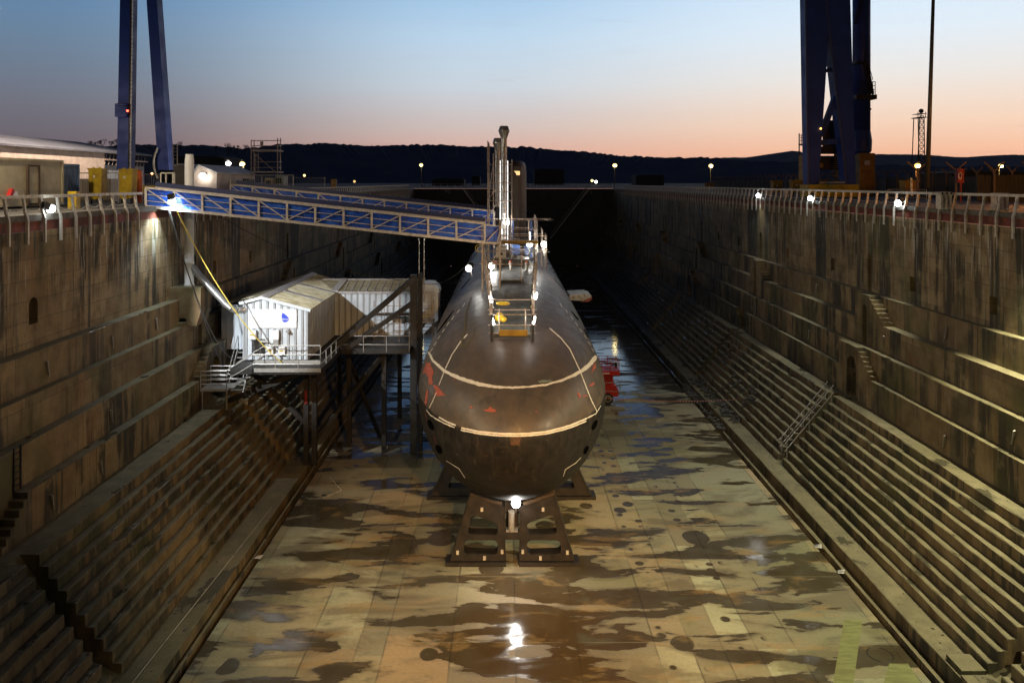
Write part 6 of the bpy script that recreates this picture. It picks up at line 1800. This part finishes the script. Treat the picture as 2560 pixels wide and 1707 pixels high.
# sodium lamp outside the frame reddening the right railing
street(2790, 380, 42, G_ORA, (1,.36,.06), 4200, 'orange street lamp just past the right picture edge', .2)
for (px, py, D_, mat, lab) in ((761,439,260,G_YEL,'tiny yellow green light on the hill foot'),(886,454,300,G_DIM,'tiny dim light near the waterline'),(1480,452,320,G_YEL,'tiny pale light right of the dark block'),(1490,455,320,G_WHITE,'tiny white light beside the pale one'),(352,454,110,G_ORA,'small orange light at the left crane foot'),(380,435,120,G_ORA,'small orange light behind the left crane')):
    m = MB(); m.ball(P(px,py,D_), .0016*D_, 6); tag(m.build('beacon', mat), lab, 'light')

# ------------------------------------------------------------ background
def ridge(pts, D, name, mat, label, rough_, seed, depth=600, base=zq-4, tree=0.0):
    rr = random.Random(seed); m = MB(); xs = []
    n = 900; x0, x1 = pts[0][0], pts[-1][0]; prev = None
    ph = [rr.uniform(0, 6.28) for _ in range(6)]
    nz = [rr.random() for _ in range(n+3)]
    for i in range(n+1):
        px = x0+(x1-x0)*i/n
        for (a, ya), (b, yb) in zip(pts[:-1], pts[1:]):
            if a <= px <= b: t = (px-a)/(b-a); t = t*t*(3-2*t); py = ya+(yb-ya)*t; break
        wig = sum(math.sin(px*f_+ph[k])*a_ for k, (f_, a_) in enumerate(((.02,1.2),(.07,.6),(.19,.4),(.43,.3))))
        tr = tree*(nz[i]*.5+nz[i+1]*.3)*(.4+.6*math.sin(px*.013+ph[4])**2)
        pym = py; py = py+rough_*wig-tr
        top = P(px, py, D); mid1 = P(px*.9+126.5, 456-(456-pym)*.55, D*.86); foot = P(px*.8+253, 0, D*.72); foot.z = base
        back = top+Vector((0, depth, -12))
        row = [foot, mid1, top, back]
        if prev:
            for q in range(3): m.quad(prev[q], row[q], row[q+1], prev[q+1])
        prev = row
    tag(m.build(name, mat, fix=False), label, kind='structure')
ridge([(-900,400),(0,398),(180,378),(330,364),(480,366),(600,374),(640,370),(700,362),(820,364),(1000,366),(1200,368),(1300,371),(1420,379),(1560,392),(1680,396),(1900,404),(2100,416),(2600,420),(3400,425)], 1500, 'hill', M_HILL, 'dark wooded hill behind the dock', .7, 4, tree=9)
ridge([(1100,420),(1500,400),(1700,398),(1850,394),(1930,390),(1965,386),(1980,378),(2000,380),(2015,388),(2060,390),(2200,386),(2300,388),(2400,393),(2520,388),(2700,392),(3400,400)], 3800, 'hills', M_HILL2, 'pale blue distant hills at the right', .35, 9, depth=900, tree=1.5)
# bare trees on the left skyline
M_TW = pm('bare_twigs', (.012,.012,.012), 1)
rt = random.Random(21)
def bare_tree(px, py, h, D, label):
    b_ = P(px, py, D); root = thing('bare_tree', (b_.x, D, b_.z), label, 'tree', 'bare trees on the skyline')
    tr = MB(); cr = MB()
    tr.tube(b_, b_+Vector((0,0,h*.45)), h*.05, 5, h*.03); tr.build('trunk', M_TW, root)
    def grow(p, d, l, r, n):
        q = p+d*l; cr.tube(p, q, r, 3, r*.6)
        if n == 0: return
        for _ in range(3): grow(q, (d+Vector((rt.uniform(-.8,.8), rt.uniform(-.4,.4), rt.uniform(-.15,.5)))).normalized(), l*.68, r*.6, n-1)
    for _ in range(4): grow(b_+Vector((0,0,h*rt.uniform(.25,.45))), Vector((rt.uniform(-.7,.7),rt.uniform(-.3,.3),.8)).normalized(), h*.26, h*.028, 4)
    cr.build('crown', M_TW, root)
for k, (px, py, h) in enumerate([(222,372,6.5),(238,372,6),(258,370,7),(275,370,6),(292,368,7),(400,371,6.5),(420,370,5),(452,372,6),(540,378,5),(572,380,7),(590,380,6),(612,382,6.5)]):
    bare_tree(px, py+8, h*.85, 420, '%s bare tree from the left on the wooded skyline' % ['first','second','third','fourth','fifth','sixth','seventh','eighth','ninth','tenth','eleventh','twelfth'][k])
# dark works buildings at the far side
for k, (px0, px1, top, D_, lab) in enumerate(((1336,1410,425,420,'dark windowless block on the far shore right of the fin'),(1180,1200,442,380,'low dark shed left of the fin on the far shore'),(400,560,396,190,'dim brown building behind the white tents'),(1590,1660,440,330,'low works buildings beneath the far yellow lamp'),(2380,2560,433,140,'dark stores building behind the right boarded fence'),(1080,1160,449,330,'long low dark roof beyond the dock gate'))):
    a_, b_ = P(px0,top,D_), P(px1,top,D_); root = thing('works_building', ((a_.x+b_.x)/2,D_,zq), lab, 'building')
    m = MB(); m.box(a_.x,b_.x,D_,D_+12,zq,a_.z); m.build('wall', M_TOWN, root)
    m = MB(); w_ = b_.x-a_.x; m.prism([(a_.x-.3,a_.z),(b_.x+.3,a_.z),(b_.x-.1*w_,a_.z+.03*w_),(a_.x+.2*w_,a_.z+.035*w_)], D_-.3, D_+12.3); m.build('roof', M_TOWN, root)
hz = MB(); hz.box(-2600, 2600, -60, 4900, -1, 420)
mh = bpy.data.materials.new('evening_air'); mh.use_nodes = True
th_ = NT(mh.node_tree); th_.n.remove(th_.n['Principled BSDF'])
pv = th_.node('ShaderNodeVolumePrincipled'); pv.inputs['Color'].default_value = (.75,.85,1,1); pv.inputs['Density'].default_value = .00004
th_.l.new(pv.outputs[0], th_.n['Material Output'].inputs['Volume'])
tag(hz.build('haze', mh), 'thin evening air over the dock and hills', kind='stuff')
SPLIT = {'truss_post','platform_deck','column','standards','ledgers','side_rail','cross_tubes','tower_standard','tower_rung','tower_brace','machinery','drive_housing','brace','mast_column','frame_tube','tie','stiffeners','vent_pipe','stripe','legs','lifting_lug','foot','rung','ladder_rung','stile','scissor_stack','end_frame'}
ONE = {'standards':'standard','ledgers':'ledger','side_rail':'guard_tube','cross_tubes':'cross_tube','stiffeners':'stiffener','legs':'leg'}
for o in list(bpy.data.objects):
    bn = o.name.split('.')[0]
    if o.type != 'MESH' or bn not in SPLIT or o.data.users > 1: continue
    me = o.data; par = list(range(len(me.vertices)))
    def find(a):
        while par[a] != a: par[a] = par[par[a]]; a = par[a]
        return a
    for p in me.polygons:
        vs = list(p.vertices); r0 = find(vs[0])
        for v in vs[1:]: par[find(v)] = r0
    isl = {}
    for p in me.polygons: isl.setdefault(find(p.vertices[0]), []).append(p)
    if not 1 < len(isl) <= 60: continue
    for ps in isl.values():
        mp_ = {}; vv = []; ff = []
        for p in ps:
            f = []
            for v in p.vertices:
                if v not in mp_: mp_[v] = len(vv); vv.append(tuple(me.vertices[v].co))
                f.append(mp_[v])
            ff.append(f)
        nm = bpy.data.meshes.new(bn); nm.from_pydata(vv, [], ff); nm.materials.append(me.materials[0])
        q = bpy.data.objects.new(ONE.get(bn, bn), nm); COL.objects.link(q)
        q.parent = o.parent; q.matrix_parent_inverse = o.matrix_parent_inverse.copy(); q.location = o.location
    bpy.data.objects.remove(o)
print('objects', len(bpy.data.objects))
